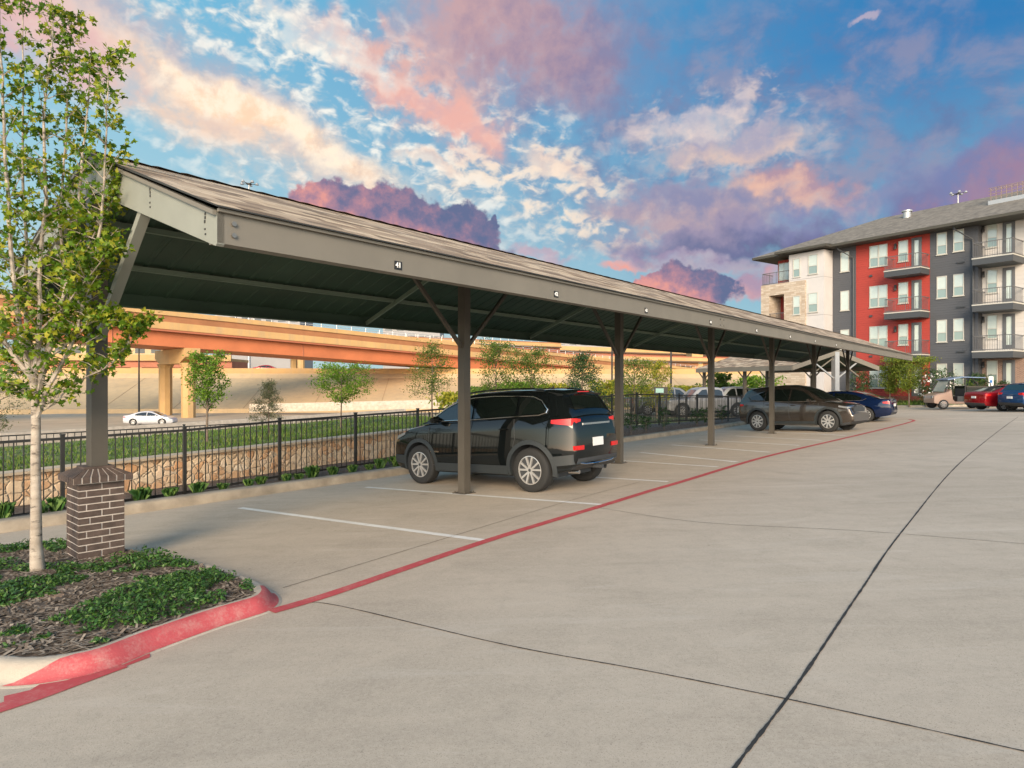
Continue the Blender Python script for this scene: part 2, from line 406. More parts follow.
# the parking lot: one sloping sheet
lot = MB(); us = [-10.8, -8, -4, 0, 4, 8, 20, 60]; vl = [-60, -20, 0, 10, 20, 30, 40, 48, 62]
lot.add([UV_(u, v, GU*min(u, 8)) for u in us for v in vl], [(i*9+j, i*9+j+1, (i+1)*9+j+1, (i+1)*9+j) for i in range(7) for j in range(8)])
o = struct(lot.build('parking_lot', 'concrete'))
if o.data.polygons[0].normal.z < 0: o.data.flip_normals()

# kerb between stalls and planting strip
def curb_run(name, pts, side, w=.3, h=.15, mt='curb'):
    """pts on the face foot line; side = +1/-1 normal toward the planted side"""
    b = MB(); rings = []
    for i, p in enumerate(pts):
        a = pts[max(i-1, 0)]; c = pts[min(i+1, len(pts)-1)]; d = Vector((c[0]-a[0], c[1]-a[1], 0)).normalized(); n = Vector((-d.y, d.x, 0))*side
        z = lotz(p[0], p[1]); r = []
        for off, hh in ((-.004, -.2), (0, 0), (.012, .05), (.03, h-.025), (.06, h-.004), (.09, h), (w-.03, h), (w, h-.03), (w, -.2)):
            r.append(Vector((p[0], p[1], z+hh))+n*off)
        rings.append(r)
    b.loft(rings, 0, True); return struct(b.build(name, mt, sharp=50))
cpts = [UV_(-10.8, v) for v in range(-12, 32)]
curb_run('fence_curb', cpts, 1, mt='fence_curb')
# strip of soil between kerb and retaining wall
sb = MB(); vv_ = [-12+1.5*i for i in range(50)]
zf = [(-12, -.36), (5.2, -.40), (7.05, -.36), (10.7, -.30), (21.6, -.14), (32, -.34), (62, -.45)]
def strip_z(u, v): return max(lerp(lotz(*UV_(-11, v)[:2])+.12, interp(zf, v)-.02, min(1, (-11.1-u)/.6)), -9)
uu_ = [-11.08, -11.3, -11.6, -12.0, -12.78]
sb.add([UV_(u, v, strip_z(u, v)+rr.uniform(-.015, .015)) for u in uu_ for v in vv_], [(i*50+j, (i+1)*50+j, (i+1)*50+j+1, i*50+j+1) for i in range(4) for j in range(49)], 0, True)
o = struct(sb.build('planting_bed', 'mulch'))
if o.data.polygons[0].normal.z < 0: o.data.flip_normals()
# stone retaining wall
wb = MB()
vw = [-12+1.*i for i in range(31)]
rings = [[UV_(-12.62, v, -.8), UV_(-12.66, v, walltop(v)-.03), UV_(-12.92, v, walltop(v)-.03), UV_(-12.92, v, -.8)] for v in vw]
wb.loft(rings, 0, False)
wall = wb.build('retaining_wall', 'stone')
tag(wall, 'long low retaining wall of tan and rust coloured stone behind the black fence', 'wall')
wb = MB(); wb.loft([[UV_(-12.59, v, walltop(v)-.03), UV_(-12.59, v, walltop(v)+.012), UV_(-12.96, v, walltop(v)+.012), UV_(-12.96, v, walltop(v)-.03)] for v in vw], 0, False)
wb.build('wall_cap', 'stonecap', wall)

# ---- painted and cut lines
red = smooth_path([P(*q) for q in [(-260, 795), (-120, 747), (0, 708.5), (34, 697.5), (75, 682.5), (105, 671.5), (122, 665.5)]], 5)
ribbon('red_line', red, .14, 'red', .005)
red = smooth_path([P(*q) for q in [(271, 612), (330, 594.5), (410, 567), (487, 541), (545, 523), (600, 506.5), (650, 491)]], 6)
ribbon('red_line', red, .125, 'red', .005)
red = smooth_path([P(*q) for q in [(650, 491), (686, 480.5), (730, 467), (765, 457), (800, 448.5), (835, 440.5), (865, 433.5), (890, 427.5), (908, 422.8), (914, 420.6), (909, 419.4)]], 6)
ribbon('red_line', red, .13, 'red', .005)
struct(sheet('red_line', [P(x, y, .0035) for x, y in [(4, 696), (30, 690), (60, 672), (110, 655), (150, 652), (150, 657), (122, 667.5), (105, 673), (75, 685), (34, 700), (4, 710)]], 'red'))
a1, b1 = P(487, 541), P(612, 505.3)
u_red, v1 = uv_of(a1); u2, v2 = uv_of(b1)
def stall(k, ulo=-10.0, uhi=None):
    v = v1+(v2-v1)*k
    return v
lines = [((487, 541), (240, 508)), ((609, 505.3), (366, 487.3)), ((668, 481.8), (540, 474)), ((718, 467), (610, 460))]
for (a, b) in lines:
    ribbon('stall_line', [P(*a), P(*lerp(Vector(a), Vector(b), .5)), P(*b)], .11, 'white')
for (a, b) in [((737, 462), (640, 452.5)), ((770, 452.3), (672, 445)), ((800, 445.5), (700, 440)), ((822, 440.5), (735, 436)), ((846, 435.5), (760, 431.5))]:
    ribbon('stall_line', [P(*a), P(*b)], .13, 'white')
ribbon('pavement_joint', smooth_path([P(*q) for q in [(716, 800), (735, 768), (800, 681), (860, 592), (905, 528), (960, 463), (1000, 430), (1018, 417)]], 40), .016, 'joint', .004, .28)
ribbon('pavement_joint', smooth_path([P(*q) for q in [(285, 606), (330, 604.5), (500, 644), (640, 670), (770, 696), (900, 724), (1060, 760)]], 40), .010, 'joint', .004, .25)
for q in [[(283, 588), (447, 538), (574, 499.6), (640, 482)], [(600, 508), (700, 522.5), (860, 531), (1060, 547)], [(700, 458), (800, 462), (1040, 470)],
          [(455, 503), (520, 508), (600, 515)], [(340, 800), (480, 700)]][:3]:
    ribbon('pavement_joint', smooth_path([P(*k) for k in q], 4), .010, 'faint')
# ---- small round patch holes of column footings
# ---- planted island with rolled kerb
inner = [(-420, 640), (-200, 653), (-60, 656), (0, 655.5), (30, 657), (60, 654.5), (95, 647.5), (140, 631), (200, 611), (238, 600), (250, 596), (254, 591), (250, 585.5), (238, 579), (215, 570), (185, 562), (150, 555.5), (128, 551.5), (100, 547.5), (68, 544), (0, 547), (-200, 556)]
ip = [P(x, y, .10) for x, y in inner]
isl = smooth_path(ip, 14)
bed = MB()
cen = P(0, 600, .10)
bed_rings = [[cen.lerp(p, f)+Vector((0, 0, .05*(1-f*f)*sin(f*9+i*.3)*.5)) for i, p in enumerate(isl)] for f in (.02, .25, .5, .7, .85, .97, 1.04)]
bed.loft(bed_rings, 0, True, closed=False, caps=False)
o = struct(bed.build('island_bed', 'mulch'))
if sum(p.normal.z for p in o.data.polygons) < 0: o.data.flip_normals()
IRED0 = max(range(len(isl)//2), key=lambda i: -abs(512+F*isl[i].x/isl[i].y-74)-(1e6 if isl[i].y > 6 else 0))
IRED1 = 163
def island_curb():
    b = MB(); rings = []; n = len(isl)
    for i, p in enumerate(isl):
        a = isl[max(i-1, 0)]; c = isl[min(i+1, n-1)]; d = Vector((c.x-a.x, c.y-a.y, 0)).normalized(); nn = Vector((d.y, -d.x, 0))
        g = lotz(p.x, p.y); r = []
        prof = [(-.02, -.1), (-.02, .085), (0, .102), (.025, .106), (.055, .105), (.078, .100), (.098, .088), (.118, .066), (.140, .034), (.160, .013), (.185, .004), (.21, .0012), (.23, -.02)]
        if p.x < P(150, 555, .13).x+1.3 and i > 210: prof = [(o_*.8, h_) for o_, h_ in prof]
        for off, hh in prof:
            q = p+nn*off; r.append(Vector((q.x, q.y, lotz(q.x, q.y)+hh)))
        rings.append(r)
    b.loft(rings, 0, True)
    def fi(v): i = int(v); f = v-i; return i, f
    pa = MB(); NN = 220; grid = []
    for r_ in range(NN+1):
        tt = r_/NN; row = []
        for j in range(4, 11):
            s0 = IRED0-(j-4)*3.6+.8*sin(j*2.1); s1 = IRED1+(j-4)*.5
            i, f = fi(lerp(s0, s1, tt)); p = rings[i][j].lerp(rings[i+1][j], f); q = rings[i][j+1]-rings[i][j]; d = rings[i+1][j]-rings[i][j]; nn = d.cross(q); nn = nn.normalized(); nn = nn if nn.z > 0 else -nn
            row.append(p+nn*.0025)
        grid.append(row)
    pa.loft(grid, 0, True, closed=False, caps=False); o = struct(pa.build('red_kerb_paint', 'redc', sharp=60, recalc=False))
    if sum(p.normal.z for p in o.data.polygons) < 0: o.data.flip_normals()
    # (unused marking of faces) on the aisle-side face
    M_ = len(rings[0]); k = 0
    for i in range(n-1):
        pm = isl[i]; d = isl[i+1]-isl[i]
        px = 512+F*pm.x/pm.y
        for j in range(M_):
            if 5 <= j <= 9 and d.x > 0 and 66-(j-5)*9+2*sin(i) < 512+F*rings[i][j].x/rings[i][j].y < 290 and pm.y < P(238, 579, .13).y-.0 and i < 174:
                pass
            k += 1
    return struct(b.build('island_curb', ['curb', 'redc'], sharp=60))
island_curb()
# ================================================================= CARPORT
AX = Vector((-4.3, 6.7, 0))
EY, ZE, ZR = 2.66, 2.62, 3.89           # half span, eave underside, ridge
SL = (ZR-.03-ZE-.2)/EY                  # roof slope of the deck
def make_number(par, txt, x, y, z, h, rx=pi/2, rz=0.):
    cu = bpy.data.curves.new('numeral', 'FONT'); cu.body = txt; cu.size = h; cu.align_x = 'CENTER'; cu.align_y = 'CENTER'; cu.extrude = .002; cu.offset = h*.02
    tmp = bpy.data.objects.new('numeral', cu); C.objects.link(tmp); dg = bpy.context.evaluated_depsgraph_get()
    me = bpy.data.meshes.new_from_object(tmp.evaluated_get(dg)); bpy.data.objects.remove(tmp)
    me.materials.clear(); me.materials.append(M['platew'])
    o = bpy.data.objects.new('numeral', me); C.objects.link(o); o.parent = par; o.location = (x, y, z); o.rotation_euler = (rx, 0, rz)
    return o
def carport():
    root = empty('carport', AX, atan2(VY, VX), 'long open carport with brown shingle roof, green underside and steel posts over the parked cars', 'carport')
    x0, x1 = -.05, 35.4
    def zd(y): return ZR-.06-(abs(y)/EY)*(ZR-.06-ZE-.20)        # underside of deck
    # shingle roof
    b = MB()
    for s in (1, -1):
        b.add([(x0-.03, 0, ZR+.02), (x1+.03, 0, ZR+.02), (x1+.03, s*(EY+.06), ZE+.275), (x0-.03, s*(EY+.06), ZE+.275)], [(0, 1, 2, 3)])
        b.add([(x0-.03, 0, ZR-.01), (x1+.03, 0, ZR-.01), (x1+.03, s*(EY+.06), ZE+.262), (x0-.03, s*(EY+.06), ZE+.262)], [(3, 2, 1, 0)], 1)
        for x in (x0-.03, x1+.03):
            b.add([(x, 0, ZR+.02), (x, s*(EY+.06), ZE+.275), (x, s*(EY+.06), ZE+.262), (x, 0, ZR-.01)], [(0, 1, 2, 3)], 1)
        b.add([(x0-.03, s*(EY+.06), ZE+.275), (x1+.03, s*(EY+.06), ZE+.275), (x1+.03, s*(EY+.06), ZE+.262), (x0-.03, s*(EY+.06), ZE+.262)], [(0, 1, 2, 3)], 1)
    b.build('roof', ['shingle', 'slot'], root, recalc=True)
    b = MB(); n = 116; rg = random.Random(3)                     # overlapping ridge caps
    for i in range(n):
        a = x0+(x1-x0)*i/n; w = (x1-x0)/n; l = .004*rg.random()
        for s in (1, -1): b.add([(a, 0, ZR+.034+l), (a+w*1.15, 0, ZR+.028), (a+w*1.15, s*.15, ZR-.02), (a, s*.15, ZR-.005+l)], [(0, 1, 2, 3)])
    b.build('ridge_cap', 'shingle', root, recalc=False)
    # green deck under the shingles with ribs
    b = MB()
    for s in (1, -1):
        k = 0; x = x0+.02; prev = None
        while x < x1-.05:
            for dx, dz in ((0, 0), (.02, -.012), (.06, -.012), (.08, 0)):
                cur = [(x+dx, 0, zd(0)+dz-.02), (x+dx, s*EY, zd(EY)+dz-.02)]
                if prev: b.add([prev[0], prev[1], cur[1], cur[0]], [(0, 1, 2, 3)])
                prev = cur
            x += .3
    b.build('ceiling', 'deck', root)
    # fascia along both eaves in three lengths with joints
    cuts = [x0, 10.2, 20.4, 30.6, x1]
    for s, nm in ((-1, 'fascia'), (1, 'fascia')):
        b = MB()
        for a, c in zip(cuts, cuts[1:]):
            b.b2((a+.003, s*(EY-.05), ZE), (c-.003, s*EY, ZE+.235))
            b.b2((a+.003, s*(EY-.13), ZE), (c-.003, s*(EY-.052), ZE+.02)); 
        b.b2((x0, s*(EY+.001), ZE+.236), (x1, s*(EY+.035), ZE+.262))
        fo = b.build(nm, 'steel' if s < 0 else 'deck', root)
        if s > 0: continue
        for c in cuts[1:-1]:
            for dx in (-.09, .09):
                for z in (.06, .175): bb = MB(); bb.tube([(c+dx, s*EY, ZE+z), (c+dx, s*(EY+.012), ZE+z)], .016, 6); bb.build('bolt', 'bolt', fo)
        for z in (.075, .165): bb = MB(); bb.tube([(x0+.13, s*EY, ZE+z), (x0+.13, s*(EY+.02), ZE+z)], .02, 8); bb.build('bolt', 'bolt', fo)
    # deep end rafters closing both gables
    for x, sg in ((x0, 1), (x1, -1)):
        for s in (1, -1):
            b = MB(); zr = ZR-.02; ze = ZE+.24; dpt = .33; dr = .36
            poly = [(x, 0, zr), (x, s*EY, ze), (x, s*EY, ze-.245), (x, s*(EY-.02), ze-.262), (x, 0, zr-dr)]
            b.prism(poly, (sg*.06, 0, 0), 0)
            rf = b.build('end_rafter', 'steelend', root)
            for f in (.22, .55, .93):
                y = s*EY*f; zc = lerp(zr, ze, f)-.15
                for q in (-.07, -.03, .03, .06, .09): e = MB(); e.box((x-sg*.003, y+rg.uniform(-.008, .008), zc+q), (.004, .018, .013+.01*(q > 0)), 0); e.build('bolt_slot', 'slot', rf)
            e = MB(); e.prism([(x-.004*sg, 0, zr+.005), (x-.004*sg, s*EY, ze+.005), (x-.004*sg, s*EY, ze-.03), (x-.004*sg, 0, zr-.03)], (-sg*.03, 0, 0)); e.build('drip_edge', 'steel', rf)
    # purlins
    for y in (-1.8, -.9, .9, 1.8):
        b = MB(); z = zd(y)-.05
        b.b2((x0+.07, y-.03, z-.065), (x1-.07, y+.03, z)); b.build('purlin', 'purlin', root)
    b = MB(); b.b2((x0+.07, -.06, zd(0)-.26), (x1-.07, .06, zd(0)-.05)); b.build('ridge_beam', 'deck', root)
    # posts with rafters and braces
    xs = [.02, 5.545, 10.78, 16.24, 21.9, 27.66, 34.05]
    for i, x in enumerate(xs):
        w = AX+Vector((VX*x, VY*x, 0)); g = lotz(w.x, w.y)
        b = MB(); a = .075
        z0 = g-.02 if i else .5
        b.b2((x-a, -a, z0), (x+a, a, zd(0)-.24))
        po = b.build('post', 'post', root)
        if i:
            q = MB(); q.b2((x-.14, -.14, g-.01), (x+.14, .14, g+.015))
            for dx in (-.11, .11):
                for dy in (-.11, .11): q.tube([(x+dx, dy, g+.015), (x+dx, dy, g+.04)], .012, 6)
            q.build('base_plate', 'post', po)
        for s in (1, -1):
            if i:
                q = MB(); q.bar((x, s*.06, zd(0)-.13), (x, s*(EY-.06), zd(EY)-.13), .04, .07); q.build('rafter', 'purlin', root)
            if 0 < i:
                q = MB(); q.bar((x+s*.07, 0, 2.14), (x+s*1.38, 0, 3.42), .055, .055); q.build('brace', 'post', root)
            if i == 0:
                q = MB(); q.bar((x, s*.07, 2.0 if i == 0 else 2.3), (x, s*(1.36 if i == 0 else 1.1), zd(1.33)-.03 if i == 0 else zd(1.1)-.1), .09 if i == 0 else .055, .07); q.build('brace', 'steelend' if i == 0 else 'post', root)
    # stall numbers on the front fascia
    nums = [(398, '41'), (556, '42'), (646, '43'), (710.5, '44'), (756.5, '45'), (790, '46'), (815, '47'), (836, '48')]
    for px, tx in nums:
        r = (px-512)/F; bx, by = AX.x+EY*UX, AX.y+EY*UY
        x = (r*by-bx)/(VX-r*VY)
        b = MB(); b.b2((x-.048, -EY-.005, ZE+.035), (x+.048, -EY, ZE+.118))
        p = b.build('number_plate', 'plate', root); p['label'] = 'black stall number plate reading '+tx
        make_number(p, tx, x, -EY-.007, ZE+.077, .072)
    return root
carport()

# ================================================================= BRICK PILLAR
def brick_pillar():
    w = .41; zb = -.30
    root = empty('brick_pillar', (AX.x-.005, AX.y+.02, zb), atan2(VY, VX)-R(3), 'square dark brick pier with white mortar around the foot of the first post', 'pillar')
    core = MB(); core.b2((-w/2+.005, -w/2+.005, -.15), (w/2-.005, w/2-.005, .84)); core.build('core', 'mortar', root)
    b = MB(); rg = random.Random(8); ph = .0677; m = .0115
    for r in range(-2, 13):
        z0 = r*ph+m/2+.02; z1 = z0+ph-m
        for side in range(4):
            A = side*pi/2; ax = Vector((cos(A), sin(A), 0)); n = Vector((sin(A), -cos(A), 0))
            # the course turns the corner
            if (r+side) % 2: segs = [(0, .205), (.205, .41)]
            else: segs = [(0, .07), (.07, .275), (.275, .41)] if r % 3 else [(0, .1), (.1, .3), (.3, .41)]
            for a, c in segs:
                c2 = c-m/2 if c < w-.01 else c; a2 = a+m/2 if a > .01 else a
                j = rg.uniform(-.0015, .0015)
                cen = ax*((a2+c2)/2-w/2)+n*(w/2-.02+j)+Vector((0, 0, (z0+z1)/2))
                b.box(cen, (c2-a2, .04, z1-z0), 0, 0, (ax, n, (0, 0, 1)))
    b.build('bricks', 'brick', root)
    # sloping rowlock cap
    W = .268; zt0 = .845; zt1 = .985; c = MB(); c.b2((-W+.006, -W+.006, zt0-.003), (W-.006, W-.006, zt0+.056)); 
    top = .11
    c.add([(-W+.006, -W+.006, zt0+.055), (W-.006, -W+.006, zt0+.055), (W-.006, W-.006, zt0+.055), (-W+.006, W-.006, zt0+.055), (-top, -top, zt1-.005), (top, -top, zt1-.005), (top, top, zt1-.005), (-top, top, zt1-.005)],
          [(0, 1, 5, 4), (1, 2, 6, 5), (2, 3, 7, 6), (3, 0, 4, 7), (4, 5, 6, 7)]); 
    capm = c.build('cap_mortar', 'mortar', root)
    q = MB(); N = 7
    for side in range(4):
        A = side*pi/2; ax = Vector((cos(A), sin(A), 0)); n = Vector((sin(A), -cos(A), 0))
        for k in range(N):
            t0, t1 = -1+2*k/N, -1+2*(k+1)/N; e = .019
            lo0, lo1 = t0*W+e*.35, t1*W-e*.35; hi0, hi1 = t0*top+e*.3, t1*top-e*.3
            Z = Vector((0, 0, 1))
            pts = [ax*lo0+n*W+Z*zt0, ax*lo1+n*W+Z*zt0, ax*lo1+n*W+Z*(zt0+.06), ax*lo0+n*W+Z*(zt0+.06), ax*hi1+n*top+Z*zt1, ax*hi0+n*top+Z*zt1]
            i1 = ax*lo0*.93+n*(W-.03)+Z*zt0; i2 = ax*lo1*.93+n*(W-.03)+Z*zt0
            i3 = ax*hi0+n*(top-.02)+Z*(zt1-.05); i4 = ax*hi1+n*(top-.02)+Z*(zt1-.05)
            q.add(pts+[i1, i2, i3, i4], [(0, 1, 2, 3), (3, 2, 4, 5), (0, 3, 5, 8, 6), (1, 7, 9, 4, 2), (0, 6, 7, 1), (5, 4, 9, 8)])
    q.build('cap', 'brick', root)
    f = MB(); f.b2((-.135, -.135, .86), (.135, .135, .99)); f.build('cap_centre', 'brick', root)
brick_pillar()

# ================================================================= FENCES
def fence(name, pts, label, zfun, H=1.2, post=.052, pick=.12, mt='black', mid=None, toprail=.04):
    root = empty(name, pts[0], 0, label, 'fence'); o0 = Vector(pts[0])
    for i, p in enumerate(pts):
        b = MB(); q = Vector(p)-o0; z = 0
        b.box((q.x, q.y, q.z+H/2+.0), (post, post, H+.06), atan2(VY, VX)); b.box((q.x, q.y, q.z+H+.04), (post+.012, post+.012, .02), atan2(VY, VX))
        b.build('post', mt, root)
    for a, c in zip(pts, pts[1:]):
        a = Vector(a)-o0; c = Vector(c)-o0; b = MB(); n = max(2, round((c-a).length/pick))
        for z in (.10, H-.02): b.bar(a+Vector((0, 0, z)), c+Vector((0, 0, z)), .03, toprail)
        for k in range(1, n):
            q = a.lerp(c, k/n); b.box((q.x, q.y, q.z+H/2+.02), (.0145, .0145, H-.1), atan2(VY, VX))
        b.build('panel', mt, root)
    return root
pts = []
for k in range(-6, 17):
    v = 5.23+1.83*k; pts.append(tuple(UV_(-11.6, v, interp([(-6, -.50), (3, -.50), (5.2, -.475), (7.05, -.40), (10.7, -.33), (21.6, -.08), (32, -.34), (50, -.4)], v))))
fence('metal_fence', pts, 'black metal picket fence between the parking stalls and the stone wall', None)
pts = []
for k in range(0, 17):
    v = -6+2.44*k; u = -19.2; pts.append(tuple(UV_(u, v, -.72 if v < 24 else lerp(-.72, -1.2, (v-24)/10))))
fence3 = [tuple(Vector((-.02, 0, 0))+Vector((lerp(4.6, 14.9, k/6), lerp(33.5, 39, k/6), -.66))) for k in range(7)]
fence('metal_fence', fence3, 'dense dark picket fence in front of the white pickups', None, H=1.38, post=.07, pick=.11)
fence('metal_fence', pts, 'thin dark fence beyond the grass, above the freeway', None, H=1.0, post=.05, pick=.15, toprail=.03)
# ================================================================= VEHICLES
def wheel(par, x, y, r, w, spokes=5, side=1, dark=False):
    b = MB(); n = 40
    prof = [(.65, -.5), (.76, -.52), (.93, -.5), (.985, -.42), (1.0, -.25), (1.0, .25), (.985, .42), (.93, .5), (.76, .52), (.65, .5), (.65, .42), (.65, -.42)]
    rings = [[(r*p*cos(2*pi*k/n), w*q, r*p*sin(2*pi*k/n)) for p, q in prof] for k in range(n)]
    rings.append(rings[0]); b.loft(rings, 0, True, True, False)
    t = b.build('wheel', 'rubber', par, 50); t.location = (x, y, r)
    q = MB(); ri = r*.655
    q.tube([(0, -w*.40, 0), (0, -w*.36, 0)], ri*.985, n, 1)      # dark disc at back of the rim
    q.tube([(0, w*.38, 0), (0, w*.40, 0)], ri*.985, n, 1)
    rings = [[(ri*p*cos(2*pi*k/n), s, ri*p*sin(2*pi*k/n)) for p, s in ((1.0, side*w*.40), (1.03, side*w*.49), (.94, side*w*.505), (.92, side*w*.40))] for k in range(n)]
    rings.append(rings[0]); q.loft(rings, 0, True, True, False)
    for k in range(spokes):
        for da in ((-.13, .13) if spokes <= 5 else (0,)):
            A = 2*pi*k/spokes+.3; a0 = A+da*.6; a1 = A+da*2.2
            p0 = Vector((cos(a0)*ri*.12, side*w*.44, sin(a0)*ri*.12)); p1 = Vector((cos(a1)*ri*.95, side*w*.47, sin(a1)*ri*.95))
            q.bar(p0, p1, .030 if spokes <= 5 else .045, .03, 0, (0, 1, 0))
    q.tube([(0, side*w*.40, 0), (0, side*w*.50, 0)], ri*.2, 16, 0); q.tube([(0, side*w*.5, 0), (0, side*w*.515, 0)], ri*.11, 12, 1)
    o = q.build('rim', ['rim', 'plastic'] if not dark else ['plastic', 'plastic'], t, 30)
    return t
def paint(name, col, metal=.0, rough=.45): return mat(name, col, rough, metal*.4, coat=1.0, spec=.0)
def car(name, label, cat, S, loc, heading, pitch=0., group=None):
    """S: spec. Local x forward, z up, origin on the ground under the centre."""
    root = empty(name, loc, heading, label, cat, group); root.rotation_euler = (0, pitch, heading)
    L, W = S['L'], S['W']; W2 = W/2; r = S['r']; bp = S['paint']
    top, bot, gh = S['top'], S['bot'], S['gh']                  # x ascending tables
    belt = S['belt']
    qz = S.get('qz', [(.15, .88), (.28, .955), (.42, .985), (.62, 1.0), (.78, .992), (.95, .972), (1.1, .945), (1.3, .91)])
    ft, rt = S.get('ftap', .17), S.get('rtap', .13)
    def wx(x):
        if x > 0: t = max(0, (x-L*.22)/(L*.28)); return W2*(1-ft*t**2.6)
        t = max(0, (-x-L*.26)/(L*.24)); return W2*(1-rt*t**2.8)
    def sy(x, z): return wx(x)*interp(qz, z)
    def xs_range(z, front):
        rg = [i/200*L-L/2 for i in range(201)]
        ok = [x for x in rg if interp(bot, x) <= z <= interp(top, x)]
        return (max(ok) if front else min(ok)) if ok else (L/2 if front else -L/2)
    # --- body shell
    xs = sorted(set([round(-L/2+L*i/72, 4) for i in range(73)]+[-L/2+.02, -L/2+.05, L/2-.02, L/2-.05]))
    b = MB(); rings = []
    for x in xs:
        zb, zt = interp(bot, x), interp(top, x)
        e = min(1., (L/2-abs(x))/.10); sc = .955+.045*sqrt(max(0, 1-(1-e)**2))
        half = []
        for t in (0, .12, .25, .4, .55, .7, .82, .91): 
            z = lerp(zb, zt-.05, t); half.append((sy(x, z)*sc*(.985 if t == 0 else 1), z))
        yt = sy(x, zt)*sc
        half += [(yt*.985, zt-.022), (yt*.95, zt-.004), (yt*.8, zt+.014), (yt*.5, zt+.028), (yt*.25, zt+.034)]
        ring = [(x, 0, zb+.0)]+[(x, y, z) for y, z in half]+[(x, 0, zt+.036)]+[(x, -y, z) for y, z in half[::-1]]
        rings.append(ring)
    b.loft(rings, 0, True)
    body = b.build('body', [bp, M['plastic']], root, 38)
    # wheel arches cut out of the shell
    wx0, wx1 = S['axles']
    cut = MB()
    for ax in (wx0, wx1):
        for s in (1, -1):
            cut.tube([(ax, s*(W2-.34), r+.01), (ax, s*(W2+.3), r+.01)], r+.055, 36, 0)
    co = cut.build('cut', 'plastic'); co.parent = root
    md = body.modifiers.new('arch', 'BOOLEAN'); md.operation = 'DIFFERENCE'; md.solver = 'EXACT'; md.object = co
    dg = bpy.context.evaluated_depsgraph_get(); dg.update()
    me = bpy.data.meshes.new_from_object(body.evaluated_get(dg)); body.modifiers.clear(); body.data = me; me.name = 'body'
    bpy.data.objects.remove(co)
    me.materials.clear(); me.materials.append(bp); me.materials.append(M['plastic'])
    low = S.get('clad_z')
    for p in me.polygons:
        c = p.center; inn = False
        for ax in (wx0, wx1):
            if sqrt((c.x-ax)**2+(c.z-r-.01)**2) < r+.058 and abs(c.y) > W2-.36 and (abs(p.normal.y) < .4 or abs(c.y) < W2-.3): inn = True
        if inn or (low and c.z < low(c.x)) or c.z < interp(bot, c.x)+.006: p.material_index = 1
        else: p.material_index = 0
    me.set_sharp_from_angle(angle=R(38))
    # --- greenhouse
    g = MB(); rings = []; k = S.get('tumble', .36); gx0, gx1 = gh[0][0], gh[-1][0]; n = 44
    def gbase(x): return sy(x, belt(x))*.975
    def gy(x, z): return gbase(x)-max(0, z-belt(x))*k
    gxs = sorted(set([lerp(gx0, gx1, i/n) for i in range(n+1)]+[q[0] for q in gh]))
    def crown(x, f):       # roof height across, f = y/half
        return interp(gh, x)+.035*(1-f*f)
    for x in gxs:
        zt = interp(gh, x); zb = belt(x)-.04; zt = max(zt, zb+.02)
        yb = gbase(x); ytop = max(.3, gy(x, zt)); h = zt-zb
        half = [(yb, zb), (gy(x, lerp(belt(x), zt, .35)) if h > .1 else yb*.998, lerp(zb, zt, .35)), (gy(x, lerp(belt(x), zt, .7)) if h > .1 else yb*.99, lerp(zb, zt, .7)), (ytop+.002, zt-min(.05, h*.2)), (ytop-.022, zt-min(.015, h*.08)), (ytop-.06, zt+.003)]
        half += [(ytop*f, zt+.035*(1-f*f)) for f in (.75, .5, .25)]
        rings.append([(x, 0, zb)]+[(x, y, z) for y, z in half]+[(x, 0, zt+.035)]+[(x, -y, z) for y, z in half[::-1]])
    g.loft(rings, 0, True); g.build('cabin', S.get('roofpaint', bp), root, 38)
    # --- glass
    for s in (1, -1):
        for poly in S['windows']:
            q = MB(); pp = [(x, s*(gy(x, z)+.004), z) for x, z in poly]
            q.prism(pp, (0, s*.004, 0)); w_ = q.build('side_window', 'cglass', root)
        if S.get('chrome'):
            q = MB(); ln = S['chrome']; q.tube([(x, s*(gy(x, z)+.008), z) for x, z in ln], .011, 6, 0, True); q.build('window_trim', 'chrome', root)
    def screen(xa, xb, nm, fa=.90, fb=.86):
        q = MB(); rows = []
        for i in range(9):
            x = lerp(xa, xb, i/8); zt = interp(gh, x); yt = max(.3, gy(x, zt)); f_ = lerp(fa, fb, i/8); rows.append([(x, yt*f_*u, zt+.035*(1-(f_*u)**2)+.0) for u in (-1, -.75, -.5, -.25, 0, .25, .5, .75, 1)])
        d = Vector((xb-xa, 0, interp(gh, xb)-interp(gh, xa))).normalized(); nn = Vector((-d.z, 0, d.x)); nn = nn if nn.z > 0 else -nn
        a = [Vector(p)+nn*.006 for rw in rows for p in rw]; q.add(a, [(i*9+j, i*9+j+1, (i+1)*9+j+1, (i+1)*9+j) for i in range(8) for j in range(8)], 0, True)
        return q.build(nm, 'cglass', root)
    screen(*S['wind'], 'windshield'); screen(*S['rear'], 'rear_window', *S.get('rearf', (.80, .84)))
    # --- doors: thin seams following the side
    for s in (1, -1):
        for seam in S['seams']:
            q = MB(); pts = []
            for (xa, za), (xb, zb_) in zip(seam, seam[1:]):
                for i in range(6): pts.append((lerp(xa, xb, i/6), lerp(za, zb_, i/6)))
            pts.append(seam[-1]); q.tube([(x, s*(sy(x, z)+.0005), z) for x, z in pts], .0045, 5); q.build('door_seam', 'plastic', root)
        for hx, hz in S['handles']:
            q = MB(); q.tube([(hx-.085, s*(sy(hx, hz)+.004), hz), (hx-.075, s*(sy(hx, hz)+.03), hz), (hx+.075, s*(sy(hx, hz)+.03), hz), (hx+.085, s*(sy(hx, hz)+.004), hz)], .013, 6); q.build('door_handle', S.get('handlemat', bp), root)
        mx, mz = S['mirror']; q = MB(); yb = gy(mx, mz)
